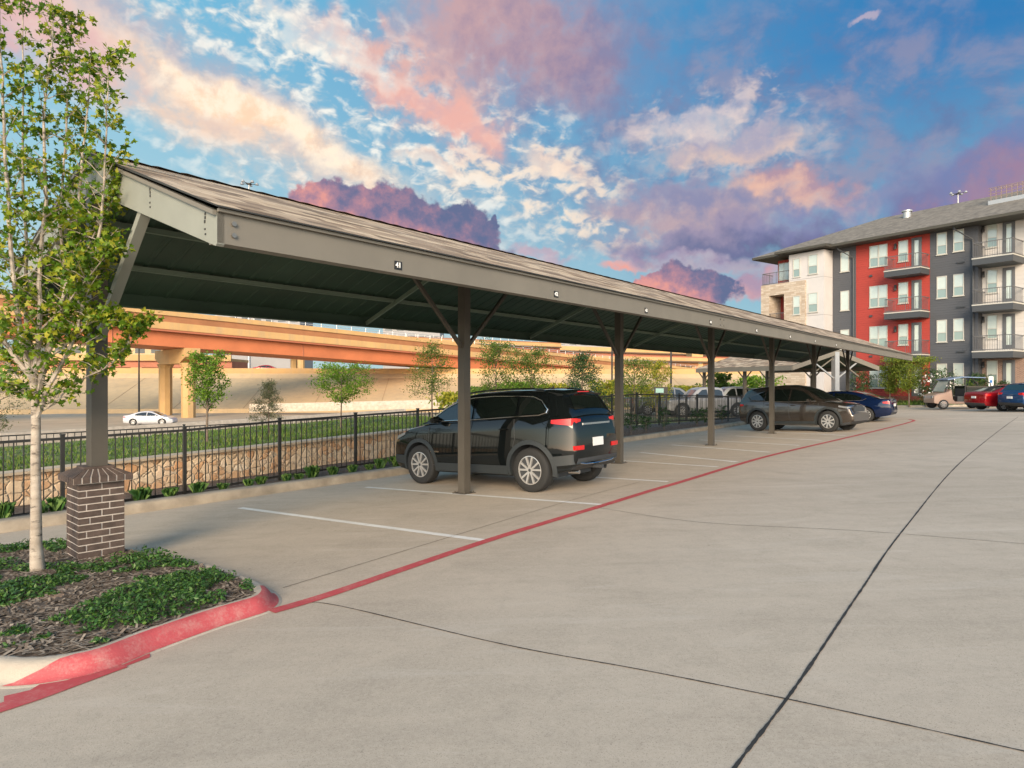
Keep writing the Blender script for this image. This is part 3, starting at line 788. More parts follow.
        rg = [[(mx+a, s*(yb+yy), mz+c) for a, c in ((-.05*sc, -.055*sc), (-.06*sc, .03*sc), (-.02*sc, .07*sc), (.05*sc, .055*sc), (.09*sc, 0), (.05*sc, -.055*sc))] for yy, sc in ((-.01, .4), (.05, .6), (.08, 1), (.2, 1), (.235, .8))]
        q.loft(rg, 0, True); q.build('mirror', bp, root)
        # arch trims
        if S.get('arch'):
            for ax in (wx0, wx1):
                q = MB(); ins = []; outs = []; R0, R1 = r+.05, r+.05+S['arch']
                for i in range(25):
                    A = R(-14)+R(208)*i/24
                    for lst, rad, o_ in ((ins, R0, .012), (outs, R1, .010)):
                        x = ax+cos(A)*rad; z = r+.01+sin(A)*rad; z = max(z, .2); lst.append(Vector((x, s*(sy(x, z)+o_), z)))
                off = Vector((0, -s*.05, 0))
                rg = [[a, o, o+off, a+off] for a, o in zip(ins, outs)]
                q.loft(rg, 0, False); q.build('wheel_arch', S.get('archmat', M['cladding']), root)
    if S.get('sill'):
        for s in (1, -1):
            q = MB(); xa, xb = wx0+r+.1, wx1-r-.1; z0, z1 = S['sill']; rg = []
            for i in range(7):
                x = lerp(xa, xb, i/6); rg.append([(x, s*(sy(x, z1)+.012), z1), (x, s*(sy(x, z0)+.02), z0), (x, s*(sy(x, z0)-.1), z0-.03), (x, s*(sy(x, z1)-.1), z1-.02)])
            q.loft(rg, 0, False); q.build('sill', S.get('archmat', M['cladding']), root)
            if S.get('sillchrome'):
                q = MB(); q.tube([(lerp(xa, xb, i/6), s*(sy(lerp(xa, xb, i/6), z0)+.024), z0+.015) for i in range(7)], .012, 6); q.build('sill_trim', 'chrome', root)
    # underbody
    q = MB(); q.b2((-L/2+.5, -W2+.36, .22), (L/2-.4, W2-.36, .45)); q.build('underbody', 'plastic', root)
    for ax in (wx0, wx1):
        for s in (1, -1): wheel(root, ax, s*(W2-.125), r, .215, S.get('spokes', 5), s)
    # lamps and plates wrapped round the corners
    def wrap(nm, front, z0, z1, xin, yin, mt, zi0=None, zi1=None, out=.010):
        for s in (1, -1):
            xe = xs_range((z0+z1)/2, front); sg = 1 if front else -1
            pl = []; 
            for i in range(6):
                x = lerp(xin, xe-sg*.03, i/5); pl.append(('s', x))
            q = MB(); rg = []
            for i, (_, x) in enumerate(pl):
                t = i/5; a0 = lerp(zi0 or z0, z0, t); a1 = lerp(zi1 or z1, z1, t)
                e = min(1., (L/2-abs(x))/.10); sc = .955+.045*sqrt(max(0, 1-(1-e)**2))
                rg.append([(x, s*(sy(x, a0)*sc+out), a0), (x, s*(sy(x, a1)*sc+out), a1), (x, s*(sy(x, a1)*sc-.05), a1), (x, s*(sy(x, a0)*sc-.05), a0)])
            ym = sy(xe, (z0+z1)/2)*.955
            for i in range(4):
                y = lerp(ym-.02, yin, i/3); 
                rg.append([(xe+sg*out, s*y, z0+.01*i), (xe+sg*out, s*y, z1-.005*i), (xe-sg*.06, s*y, z1-.005*i), (xe-sg*.06, s*y, z0+.01*i)])
            q.loft(rg, 0, True); q.build(nm, mt, root, 30)
    for args in S.get('wraps', []): wrap(*args)
    for nm, lo, hi, mt in S.get('boxes', []):
        q = MB(); q.b2(lo, hi); q.build(nm, mt, root)
    if S.get('extra'): S['extra'](root, dict(sy=sy, gy=gy, gh=gh, crown=crown, wx=wx, xr=xs_range))
    return root

def rearcut(t, x0, k): return [((x0+(x-x0)*k) if x < x0 else x, z) for x, z in t]
def frontcut(t, x0, k): return [((x0+(x-x0)*k) if x > x0 else x, z) for x, z in t]
# --- dark SUV with its back to the aisle
def suv_a_extra(root, f):
    gh = f['gh']
    for s in (1, -1):      # roof rails
        q = MB(); pts = []
        for i in range(9):
            x = lerp(-1.5, .5, i/8); z = interp(gh, x); pts.append((x, s*(f['gy'](x, z)-.07), z+.012+.03*(0 < i < 8)))
        q.tube(pts, .018, 6); q.build('roof_rail', 'chrome', root)
    q = MB(); q.bar((-1.2, 0, 1.72), (-1.3, 0, 1.76), .02, .02); q.tube([(-1.28, 0, 1.73), (-1.36, 0, 1.88)], .004, 4); q.build('antenna', 'plastic', root)
    # spoiler with high brake lamp
    q = MB(); rg = [[(-1.66, y, 1.71-abs(y)*.07), (-1.97, y, 1.665-abs(y)*.08), (-1.95, y, 1.635-abs(y)*.08), (-1.70, y, 1.63-abs(y)*.07)] for y in (-.60, -.3, 0, .3, .60)]
    q.loft(rg, 0, False); q.build('spoiler', paint('paint_darkgreen', (.0045, .0060, .0065)), root)
    q = MB(); q.b2((-1.985, -.17, 1.646), (-1.965, .17, 1.662)); q.build('brake_lamp', 'redlamp', root)
    # tailgate details
    q = MB(); q.b2((-2.245, -.16, .74), (-2.20, .16, .88)); q.build('licence_plate', 'platep', root)
    q = MB(); q.b2((-2.225, -.42, 1.10), (-2.17, .42, 1.13)); q.build('tailgate_trim', 'chrome', root)
    q = MB(); q.tube([(-2.18, -.66, .50), (-2.235, -.4, .46), (-2.24, 0, .45), (-2.235, .4, .46), (-2.18, .66, .50)], .012, 6); q.build('bumper_trim', 'chrome', root)
    for s in (1, -1):
        q = MB(); rg = [[(-2.16, s*y, .70-.02*(y<.5)), (-2.243+.02*(y > .6), s*y, .70), (-2.243+.02*(y > .6), s*y, .77), (-2.16, s*y, .77)] for y in (.44, .56, .68)]; q.loft(rg, 0, False); q.build('reflector', 'redlamp', root)
    q = MB(); q.b2((-2.30, -.035, .36), (-2.1, .035, .41)); q.b2((-2.32, -.03, .355), (-2.29, .03, .415)); q.build('tow_hitch', 'plastic', root)
    q = MB(); q.tube([(-2.0, .55, .34), (-2.2, .55, .34)], .032, 10); q.build('exhaust', 'chrome', root)
    q = MB(); q.tube([(-2.13, .05, 1.27), (-2.09, .1, 1.33), (-2.06, -.32, 1.36)], .010, 5); q.build('rear_wiper', 'plastic', root)
    for s in (1, -1):
        q = MB(); x = .75; z = .62
        for i in range(9): q.b2((x+i*.026, s*(f['sy'](x, z)+.001), z), (x+i*.026+.018, s*(f['sy'](x, z)+.004), z+.022))
        q.build('nameplate', 'chrome', root)
def suv_a_rear(root, f):
    old = set(o.name for o in children(root)); suv_a_extra(root, f)
    for o in children(root):
        if o.name not in old and o.name.split('.')[0] in ('spoiler', 'brake_lamp', 'licence_plate', 'tailgate_trim', 'bumper_trim', 'reflector', 'tow_hitch', 'exhaust', 'rear_wiper'): o.location.x += .068
SUVA = dict(L=4.33, W=1.80, r=.37, axles=(-1.365, 1.295), paint=paint('paint_darkgreen', (.0045, .0060, .0065)),
 top=[(-2.23, .90), (-2.215, 1.08), (-2.19, 1.18), (-2.13, 1.255), (-1.9, 1.27), (-1.2, 1.26), (.3, 1.18), (1.0, 1.15), (1.3, 1.12), (1.7, 1.05), (1.98, .97), (2.1, .90), (2.19, .80), (2.23, .66)],
 bot=[(-2.23, .56), (-2.2, .46), (-2.1, .38), (-1.85, .32), (-1.0, .25), (0, .25), (1.0, .25), (1.8, .25), (2.05, .28), (2.18, .36), (2.23, .45)],
 gh=[(-2.14, 1.24), (-2.06, 1.36), (-1.97, 1.50), (-1.88, 1.60), (-1.76, 1.655), (-1.4, 1.685), (-.6, 1.70), (.0, 1.685), (.35, 1.64), (.62, 1.54), (1.0, 1.31), (1.30, 1.13)],
 belt=lambda x: 1.255-.035*max(0, x+1.0), tumble=.42, rtap=.27, qz=[(.15, .88), (.28, .95), (.42, .98), (.60, 1.0), (.75, .99), (.95, .975), (1.1, .965), (1.3, .93), (1.45, .88)],
 windows=[[(1.04, 1.21), (.95, 1.265), (.66, 1.43), (.40, 1.535), (.06, 1.585), (.02, 1.235)], [(-.05, 1.24), (-.04, 1.59), (-.45, 1.605), (-.96, 1.59), (-.98, 1.285)], [(-1.05, 1.29), (-1.02, 1.585), (-1.28, 1.565), (-1.48, 1.50), (-1.62, 1.37), (-1.60, 1.33), (-1.5, 1.305)]],
 chrome=[(1.04, 1.195), (0, 1.22), (-.95, 1.265), (-1.5, 1.285), (-1.645, 1.32), (-1.665, 1.375), (-1.50, 1.525), (-1.3, 1.59), (-1.0, 1.61), (-.4, 1.625), (.05, 1.61), (.42, 1.557), (.68, 1.455), (1.0, 1.265)],
 wind=(1.18, .45), rear=(-2.105, -1.86), rearf=(.76, .66),
 seams=[[(1.08, 1.10), (1.10, .7), (1.02, .38), (.1, .38), (.0, .55), (.0, 1.2)], [(.0, .42), (-.80, .38), (-.93, .62), (-1.0, .9), (-.98, 1.22)], [(1.15, 1.03), (1.6, 1.0), (2.0, .9)]],
 handles=[(.18, 1.0), (-.76, 1.05)], mirror=(.80, 1.22), arch=.075, sill=(.28, .43),
 wraps=[('bumper', False, .47, .63, -1.80, 0.0, M['cladding'], .44, .60, .008), ('bumper', True, .40, .54, 1.76, 0.0, M['cladding'], .36, .54, .008), ('tail_light', False, 1.10, 1.215, -1.78, .46, M['redlamp'], 1.14, 1.20, .014), ('headlight', True, .84, .91, 1.75, .35, M['lamp'], .94, .99, .01)],
 extra=suv_a_rear)
for k_ in ('top', 'bot', 'gh', 'chrome'): SUVA[k_] = rearcut(SUVA[k_], -1.3, .86)
SUVA['windows'] = [rearcut(w_, -1.3, .86) for w_ in SUVA['windows']]
SUVA['rear'] = (-2.035, -1.835)
sh_ = lambda tb: [(x-.065, z) for x, z in tb]
for k_ in ('top', 'bot', 'gh', 'chrome', 'handles'): SUVA[k_] = sh_(SUVA[k_])
for k_ in ('windows', 'seams'): SUVA[k_] = [sh_(w_) for w_ in SUVA[k_]]
SUVA['wind'] = (1.115, .385); SUVA['mirror'] = (.735, 1.22)
UDIR = atan2(-UY, -UX)         # nose toward the fence
def spot(pxr, pyr, pxf, pyf, S):
    """put the near tyres' contact points at two pixels (rear, front)"""
    A, B = P(pxr, pyr), P(pxf, pyf); d = B-A; h = atan2(d.y, d.x); m = (A+B)/2
    xm = (S['axles'][0]+S['axles'][1])/2
    return A, B, h, m, xm
def place(S, rear, front, near_side, h=None):
    A, B, hh, m, xm = spot(*rear, *front, S); h = hh if h is None else h
    fx = Vector((cos(h), sin(h), 0)); lf = Vector((-sin(h), cos(h), 0))
    c = m-fx*xm-lf*near_side*(S['W']/2-.07)
    c.z = lotz(c.x, c.y)
    pitch = -atan2(lotz(c.x+fx.x, c.y+fx.y)-lotz(c.x, c.y), 1)
    return c, h, pitch
c, h, p = place(SUVA, (534.5, 490.5), (418.5, 485), 1, UDIR)
car('parked_car', 'black five-door SUV parked nose to the fence under the nearest carport bay', 'car', SUVA, c, h, p)

# --- bronze crossover reversed into its stall
def suv_b_extra(root, f):
    q = MB(); q.prism([(2.09, -.42, .50), (2.09, .42, .50), (2.09, .5, .80), (2.09, .2, .86), (2.09, -.2, .86), (2.09, -.5, .80)], (.02, 0, 0)); q.build('grille', 'plastic', root)
    q = MB(); q.tube([(2.04, -.60, .80), (2.11, -.45, .52), (2.115, 0, .47), (2.11, .45, .52), (2.04, .60, .80)], .014, 6); q.build('grille_trim', 'chrome', root)
    q = MB(); q.b2((2.105, -.15, .40), (2.12, .15, .52)); q.build('licence_plate', 'platep', root)
    for s in (1, -1):
        q = MB(); q.b2((2.03, s*.55, .38), (2.07, s*.72, .44)); q.build('fog_lamp', 'lamp', root)
    q = MB(); q.loft([[(-1.9, y, 1.60), (-2.05, y, 1.57), (-2.03, y, 1.55), (-1.9, y, 1.55)] for y in (-.5, 0, .5)], 0, False); q.build('spoiler', MATS['paint_bronze'], root)
SUVB = dict(L=4.36, W=1.74, r=.36, axles=(-1.36, 1.34), paint=mat('paint_bronze', (.085, .070, .060), .26, .75, coat=1.),
 top=[(-2.28, .82), (-2.25, .98), (-2.2, 1.05), (-1.9, 1.10), (-1.2, 1.10), (.3, 1.05), (.9, 1.03), (1.3, 1.01), (1.8, .95), (2.05, .89), (2.18, .82), (2.25, .72), (2.28, .6)],
 bot=[(-2.28, .50), (-2.2, .38), (-1.9, .30), (-1.0, .23), (1.0, .23), (1.9, .22), (2.2, .28), (2.28, .36)],
 gh=[(-2.18, 1.05), (-2.1, 1.2), (-1.98, 1.38), (-1.88, 1.48), (-1.7, 1.55), (-1.1, 1.61), (-.5, 1.635), (-.1, 1.62), (.25, 1.56), (.55, 1.44), (.95, 1.2), (1.25, 1.02)],
 belt=lambda x: 1.07-.02*max(0, x+.5), tumble=.42,
 windows=[[(.90, 1.09), (.60, 1.30), (.35, 1.43), (.0, 1.50), (-.05, 1.08)], [(-.12, 1.08), (-.07, 1.51), (-.6, 1.50), (-1.0, 1.47), (-1.05, 1.11)], [(-1.11, 1.12), (-1.06, 1.46), (-1.4, 1.38), (-1.68, 1.25), (-1.62, 1.15)]],
 chrome=[(.95, 1.065), (0, 1.06), (-1.0, 1.09), (-1.65, 1.13), (-1.75, 1.25)],
 wind=(1.12, .42), rear=(-2.1, -1.9), seams=[[(1.02, 1.0), (1.03, .7), (.95, .36), (.0, .36), (-.08, .55), (-.09, 1.06)], [(-.08, .36), (-.85, .36), (-1.0, .62), (-1.08, .9), (-1.07, 1.1)]],
 handles=[(.08, .93), (-.9, .96)], mirror=(.72, 1.08), arch=.075, archmat=M['cladding'], sill=(.25, .37), sillchrome=True, clad_z=lambda x: .34, spokes=9,
 wraps=[('tail_light', False, .92, 1.0, -1.95, .4, M['redlamp'], .94, .99, .012), ('headlight', True, .79, .85, 1.80, .42, M['lamp'], .84, .90, .012)],
 extra=suv_b_extra)
for k_ in ('top', 'bot'): SUVB[k_] = rearcut(frontcut(SUVB[k_], 1.34, .84/.94*.93), -1.36, .82/.92)
SUVB['wraps'][1] = ('headlight', True, .79, .85, 1.72, .42, M['lamp'], .84, .90, .012)
c, h, p = place(SUVB, (758.5, 431.5), (828, 431.8), -1, R(-49))
car('parked_car', 'bronze crossover parked nose out under the carport with its flank in view', 'car', SUVB, c, h, p).scale = (1, 1, 1.06)

# --- saloons
def sedan_extra(root, f):
    q = MB(); q.b2((-2.46, -.16, .68), (-2.43, .16, .80)); q.build('licence_plate', 'platep', root)
def sedan(pname, col):
    return dict(L=4.84, W=1.84, r=.335, axles=(-1.40, 1.40), paint=paint(pname, col, .5),
 top=[(-2.42, .82), (-2.40, .95), (-2.35, 1.00), (-2.0, 1.03), (-1.5, 1.02), (0, .97), (1.0, .95), (1.3, .92), (1.9, .82), (2.2, .72), (2.35, .62), (2.42, .52)],
 bot=[(-2.42, .42), (-2.35, .30), (-2.0, .24), (-1.0, .19), (1.0, .19), (2.2, .19), (2.42, .30)],
 gh=[(-2.05, 1.0), (-1.7, 1.12), (-1.3, 1.27), (-.9, 1.38), (-.4, 1.435), (0, 1.435), (.35, 1.38), (.7, 1.25), (1.15, 1.03), (1.35, .94)],
 belt=lambda x: .985-.015*max(0, x), tumble=.48,
 windows=[[(.98, 1.01), (.62, 1.18), (.30, 1.30), (-.05, 1.345), (-.08, 1.0)], [(-.15, 1.0), (-.13, 1.35), (-.6, 1.33), (-1.0, 1.24), (-1.3, 1.10), (-1.2, 1.02)]],
 chrome=[(1.05, .985), (0, .98), (-1.3, 1.0), (-1.45, 1.08)], wind=(1.2, .4), rear=(-1.9, -.98), rearf=(.86, .84),
 seams=[[(1.0, .92), (1.0, .5), (.9, .3), (.0, .3), (-.1, .5), (-.1, .96)], [(-.1, .3), (-.8, .32), (-1.02, .65), (-1.2, .95)]],
 handles=[(.08, .86), (-.95, .88)], mirror=(.85, 1.0), sill=None, spokes=5, ftap=.2,
 wraps=[('tail_light', False, .80, .92, -2.1, .42, M['redlamp'], .84, .91, .010), ('headlight', True, .62, .70, 2.0, .45, M['lamp'], .66, .72, .010)],
 extra=sedan_extra)
SB = sedan('paint_blue', (.004, .011, .040)); SR = sedan('paint_red', (.22, .006, .010)); SK = sedan('paint_black', (.010, .010, .012)); SW = sedan('paint_white', (.5, .5, .52))
UDIR = atan2(-UY, -UX)         # nose toward the fence
A = P(866, 422.3); fx = Vector((-UX, -UY, 0)); lf = Vector((-fx.y, fx.x, 0))
c = A+fx*1.40-lf*(.92-.07); c.z = lotz(c.x, c.y)
car('parked_car', 'dark blue sedan parked nose in just beyond the bronze crossover', 'car', SB, c, UDIR, atan2(GU, 1))
c2 = c+Vector((VX, VY, 0))*3.0+fx*.5; c2.z = lotz(c2.x, c2.y)
car('parked_car', 'black sedan mostly hidden behind the dark blue sedan', 'car', SK, c2, UDIR, atan2(GU, 1))
# red saloon and blue hatchback by the building
def hatch_extra(root, f):
    q = MB(); q.b2((-2.16, -.16, .66), (-2.13, .16, .78)); q.build('licence_plate', 'platep', root)
SH = dict(L=4.25, W=1.8, r=.33, axles=(-1.28, 1.28), paint=paint('paint_hatch', (.008, .035, .10), .5),
 top=[(-2.125, .80), (-2.1, .92), (-2.0, .98), (-1.2, 1.0), (.6, .96), (1.0, .94), (1.6, .84), (1.95, .72), (2.125, .55)],
 bot=[(-2.125, .45), (-2.0, .30), (-1, .2), (1, .2), (2.0, .22), (2.125, .34)],
 gh=[(-2.02, .98), (-1.9, 1.15), (-1.75, 1.35), (-1.6, 1.43), (-1.0, 1.49), (-.4, 1.51), (0, 1.49), (.35, 1.38), (.8, 1.14), (1.15, .95)],
 belt=lambda x: .98, tumble=.42, windows=[[(.8, 1.01), (.4, 1.26), (0, 1.40), (-.08, 1.0)], [(-.15, 1.0), (-.13, 1.41), (-.8, 1.40), (-1.1, 1.34), (-1.15, 1.03)], [(-1.2, 1.05), (-1.2, 1.31), (-1.5, 1.2)]],
 wind=(1.0, .4), rear=(-1.95, -1.68), seams=[[(.9, .92), (.9, .4), (0, .3), (-.1, .96)], [(-.1, .3), (-.75, .32), (-1.1, .95)]], handles=[(.05, .86), (-.9, .88)], mirror=(.72, 1.0),
 wraps=[('tail_light', False, .78, .98, -1.95, .5, M['redlamp'], .84, .96, .010), ('headlight', True, .62, .72, 1.8, .4, M['lamp'], .66, .72, .010)], extra=hatch_extra)
hd = R(38)
c = P(1012, 411.0)+Vector((.9, .9, 0)); c.z = lotz(c.x, c.y)
car('parked_car', 'red sedan seen from behind, parked between the shuttle cart and the blue hatchback', 'car', SR, c, R(2), 0)
c = P(1034, 411.6)+Vector((.9, .3, 0)); c.z = lotz(c.x, c.y)
car('parked_car', 'blue hatchback cut by the right edge of the photo', 'car', SH, c, R(6), 0)
# white saloon on the freeway
c = PZ(151, 424.4, 68)
car('sedan', 'white sedan driving on the freeway lane below the bridge', 'car', SW, (c.x, c.y, -2.93), R(8), 0)
def far_car(px, Z, z, col, nm, label, S0, h):
    S = sedan(nm, col); c = PZ(px, 382, Z); car('sedan', label, 'car', S, (c.x, c.y, z), h, 0)
far_car(268, 113.5, 3.05, (.35, .01, .01), 'paint_red_far', 'red sedan above the sloped concrete bank beside the bridge column', None, R(5))

# --- pickups behind the fence
def pickup(label, loc, h, col, nm):
    S = dict(L=5.7, W=1.98, r=.40, axles=(-1.75, 1.85), paint=paint(nm, col, .1),
     top=[(-2.85, 1.05), (-2.8, 1.16), (-.9, 1.18), (1.2, 1.14), (1.5, 1.13), (2.5, 1.07), (2.75, 1.0), (2.85, .85)],
     bot=[(-2.85, .62), (-2.6, .52), (-1, .40), (1, .40), (2.5, .40), (2.85, .5)],
     gh=[(-.95, 1.15), (-.9, 1.5), (-.82, 1.78), (-.6, 1.83), (.2, 1.84), (.6, 1.80), (.85, 1.65), (1.3, 1.2), (1.4, 1.12)],
     belt=lambda x: 1.17, tumble=.35, windows=[[(1.0, 1.21), (.75, 1.5), (.5, 1.70), (.2, 1.73), (.18, 1.2)], [(.1, 1.2), (.1, 1.73), (-.6, 1.71), (-.78, 1.6), (-.8, 1.2)]],
     wind=(1.28, .8), rear=(-.935, -.86), seams=[[(1.15, 1.1), (1.1, .6), (.15, .55), (.13, 1.14)], [(.13, .55), (-.7, .55), (-.85, 1.1)]], handles=[(.3, 1.03), (-.6, 1.03)], mirror=(.95, 1.2),
     qz=[(.4, .95), (.6, 1.), (1.0, 1.), (1.2, .97)], ftap=.08, rtap=.03, arch=.06,
     wraps=[('tail_light', False, .85, 1.08, -2.78, .82, M['redlamp'], None, None, .01), ('headlight', True, .82, .98, 2.6, .6, M['lamp'], None, None, .01)])
    return car('pickup_truck', label, 'pickup', S, loc, h, 0)
g0 = lambda x, y: terr(x*UX+y*UY, x*VX+y*VY)
for px, Z, h, col, nm, lb in ((668, 44, R(8), (.16, .17, .18), 'paint_grey_pickup', 'grey pickup behind the fence, leftmost of the parked pickups'), (705, 41.5, R(186), (.26, .26, .265), 'paint_white_pickup', 'white pickup behind the fence beside the fourth carport post'), (733, 47, R(186), (.26, .27, .275), 'paint_white_pickup_b', 'white pickup behind the fence, rightmost of the parked pickups')):
    q = PZ(px, 382, Z); pickup(lb, (q.x, q.y, g0(q.x, q.y)+.02), h, col, nm)

# --- electric shuttle cart
def shuttle():
    c = P(962, 409.0); z = lotz(c.x, c.y); h = R(174)
    root = empty('shuttle_cart', (c.x, c.y+.5, z), h, 'tan low-speed shuttle cart with blue roof and dark open cabin at the lawn edge', 'cart')
    tan = mat('cart_tan', (.30, .20, .155), .4, coat=.6); blue = mat('cart_blue', (.10, .17, .30), .3, coat=.5)
    b = MB(); rg = []
    for x, zb, zt, w in ((1.55, .42, .62, .45), (1.5, .34, .76, .58), (1.3, .30, .86, .66), (1.0, .30, .92, .68), (.75, .30, 1.0, .68), (.62, .30, 1.12, .66), (.55, .3, .6, .66), (.4, .3, .42, .66), (-.9, .3, .42, .66), (-1.0, .3, .75, .66), (-1.5, .35, .75, .62), (-1.6, .42, .62, .5)):
        rg.append([(x, w, zb), (x, w, zt-.06), (x, w*.9, zt), (x, -w*.9, zt), (x, -w, zt-.06), (x, -w, zb)])
    b.loft(rg, 0, True); b.build('body', tan, root, 35)
    b = MB()
    for s in (1, -1): b.tube([(.95, s*.62, .95), (.62, s*.58, 1.72), (0, s*.58, 1.80), (-1.1, s*.58, 1.76), (-1.45, s*.60, 1.45), (-1.58, s*.62, .8)], .035, 6); b.tube([(-.1, s*.62, .4), (-.15, s*.58, 1.78)], .03, 6)
    b.build('roof_frame', 'black', root)
    b = MB(); b.loft([[(.8, y, 1.70), (0, y, 1.84), (-1.2, y, 1.80), (-1.2, y, 1.76), (0, y, 1.79), (.8, y, 1.64)] for y in (-.62, -.3, 0, .3, .62)], 0, True); b.build('roof', blue, root)
    b = MB(); b.add([(1.0, -.58, .98), (1.0, .58, .98), (.68, .54, 1.66), (.68, -.54, 1.66)], [(0, 1, 2, 3)]); b.build('windshield', 'glass', root)
    for x in (.0, -.85):
        b = MB(); b.b2((x-.2, -.55, .42), (x+.25, .55, .72)); b.b2((x-.32, -.55, .65), (x-.2, .55, 1.15)); b.build('seat', 'plastic', root)
    b = MB()
    for s in (1, -1): b.b2((-1.45, s*.605, .76), (-.2, s*.615, 1.3))
    b.build('side_curtain', 'cglass', root)
    for s in (1, -1):
        b = MB(); b.tube([(1.5, s*.4, .66), (1.56, s*.4, .66)], .08, 12); b.build('headlight', 'lamp', root)
        wheel(root, 1.05, s*.6, .27, .18, 5, s); wheel(root, -1.15, s*.6, .27, .18, 5, s)
    root.scale = (1.12, 1.12, 1.12)
    return root
shuttle()
# ================================================================= FREEWAY
def xyz_line(p, q, px):      # point on plan line p->q seen at px
    r = (px-512)/F; dx, dy = q[0]-p[0], q[1]-p[1]; s = (r*p[1]-p[0])/(dx-r*dy); return p[0]+dx*s, p[1]+dy*s, s
rd = MB(); rd.add([UV_(-34, -140, -3.04), UV_(-34, 260, -3.04), UV_(-110, 260, -3.04), UV_(-110, -140, -3.04)], [(0, 1, 2, 3)])
o = struct(rd.build('freeway_road', 'road', recalc=False)); 
if o.data.polygons[0].normal.z < 0: o.data.flip_normals()
rd = MB()
for off in (-44, -48, -52, -56, -60):
    for k in range(60): rd.add([UV_(off, -100+k*6, -3.03), UV_(off, -97+k*6, -3.03), UV_(off-.15, -97+k*6, -3.03), UV_(off-.15, -100+k*6, -3.03)], [(0, 1, 2, 3)])
struct(rd.build('lane_marking', 'white', recalc=False))
# sloped paving of the far bank
rg = []
E0, E1 = (-160, 86), (260, 122)
eb = MB()
ex, ey = E1[0]-E0[0], E1[1]-E0[1]; el = sqrt(ex*ex+ey*ey); en = Vector((-ey/el, ex/el, 0))
for i in range(43):
    t = i/42; p = Vector((lerp(E0[0], E1[0], t), lerp(E0[1], E1[1], t), 0)); zt = 3.0
    rg.append([p+Vector((0, 0, -3.3)), p+Vector((0, 0, -2.4)), p+en*.5+Vector((0, 0, -2.4)), p+en*14+Vector((0, 0, 2.2)), p+en*15+Vector((0, 0, 3.0)), p+en*60+Vector((0, 0, 3.0)), p+en*60+Vector((0, 0, -3.3))])
eb.loft(rg, 0, False); bank = eb.build('embankment', 'slope'); struct(bank)
jb = MB()
for i in range(0, 42): 
    p, q = rg[i][2], rg[i][3]; jb.bar(p+Vector((0, 0, .01)), q+Vector((0, 0, .01)), .12, .03)
jb.build('paving_joints', 'slopej', bank)
pb = MB(); a, b_ = Vector((*E0, 0))+en*15.2, Vector((*E1, 0))+en*15.2
pb.bar(a+Vector((0, 0, 3.45)), b_+Vector((0, 0, 3.45)), .4, .9); tag(pb.build('parapet_wall', 'tan'), 'long tan concrete parapet wall along the top of the sloped bank', 'wall')
# low red-brown sound wall piece lying on the slope top at left
def viaduct(label, A, B, za, zb, layers, piers=(), n=14, rail=False, width=11.):
    """A,B plan ends of the near face; za,zb heights of the girder soffit"""
    root = empty('overpass_bridge', (A[0], A[1], 0), 0, label, 'bridge'); A = Vector((*A, 0)); B = Vector((*B, 0)); d = (B-A).normalized(); nn = Vector((-d.y, d.x, 0))
    if nn.y < 0: nn = -nn
    O = A.copy()
    for nm, z0, z1, off, th, mt in layers:
        b = MB(); rg = []
        for p, z in ((A, za), (B, zb)):
            q = p-O-nn*off; rg.append([q+Vector((0, 0, z+z0)), q+Vector((0, 0, z+z1)), q+nn*th+Vector((0, 0, z+z1)), q+nn*th+Vector((0, 0, z+z0))])
        b.loft(rg, 0, False); b.build(nm, mt, root)
    L = (B-A).length
    b = MB()
    for k in range(1, int(L/24)):      # girder splice plates
        t = k*24/L; p = A.lerp(B, t)-O-nn*.06; z = lerp(za, zb, t); b.bar(p+Vector((0, 0, z+.02)), p+Vector((0, 0, z+1.6)), .08, .10)
    for k in range(1, int(L/9)):
        t = k*9/L; p = A.lerp(B, t)-O+nn*(layers[-1][3]-.03 if len(layers) < 5 else .82); z = lerp(za, zb, t); b.bar(p+Vector((0, 0, z+layers[-1][1])), p+Vector((0, 0, z+layers[-1][2])), .05, .06)
    if b.v: b.build('girder_joint', 'redgird', root)
    if rail:
        b = MB(); top = max(l[2] for l in layers)
        for k in range(int(L/2.5)):
            t = k*2.5/L; p = A.lerp(B, t)-O+nn*.2; z = lerp(za, zb, t)+top; b.bar(p+Vector((0, 0, z)), p+Vector((0, 0, z+.75)), .08, .08)
        for h in (.4, .75): b.bar(A-O+nn*.2+Vector((0, 0, za+top+h)), B-O+nn*.2+Vector((0, 0, zb+top+h)), .07, .07)
        b.build('railing', 'galv', root)
    for t, zg in piers:
        p = A.lerp(B, t)-O; z = lerp(za, zb, t); b = MB()
        b.prism([p+nn*-.3+d*-.9+Vector((0, 0, z)), p+nn*(width)+d*-.9+Vector((0, 0, z)), p+nn*(width)+d*-.9+Vector((0, 0, z-1.1)), p+nn*(width-2)+d*-.9+Vector((0, 0, z-1.9)), p+nn*2+d*-.9+Vector((0, 0, z-1.9)), p+nn*-.3+d*-.9+Vector((0, 0, z-1.1))], d*1.8)
        pr = b.build('pier_cap', 'tan', root)
        for q in (1.3, width-1.6):
            b = MB(); rg = []
            for zz, w in ((zg, .85), (z-2.4, .85), (z-1.85, 1.1)):
                c = p+nn*q; rg.append([c+nn*w*cos(a)*1.0+d*w*sin(a)+Vector((0, 0, zz)) for a in (pi/8+i*pi/4 for i in range(8))])
            b.loft(rg, 0, False); b.build('column', 'tan', pr)
    return root
D1 = Vector((.711, .703)); Q1 = Vector((-38.6, 85))
def on1(s): q = Q1+D1*s; return (q.x, q.y)
zb1 = lambda s: 5.73-.0411*s
sA, sB = -60, 150
def t1(px):
    x, y, s = xyz_line(on1(0), on1(1), px); return (s-sA)/(sB-sA)
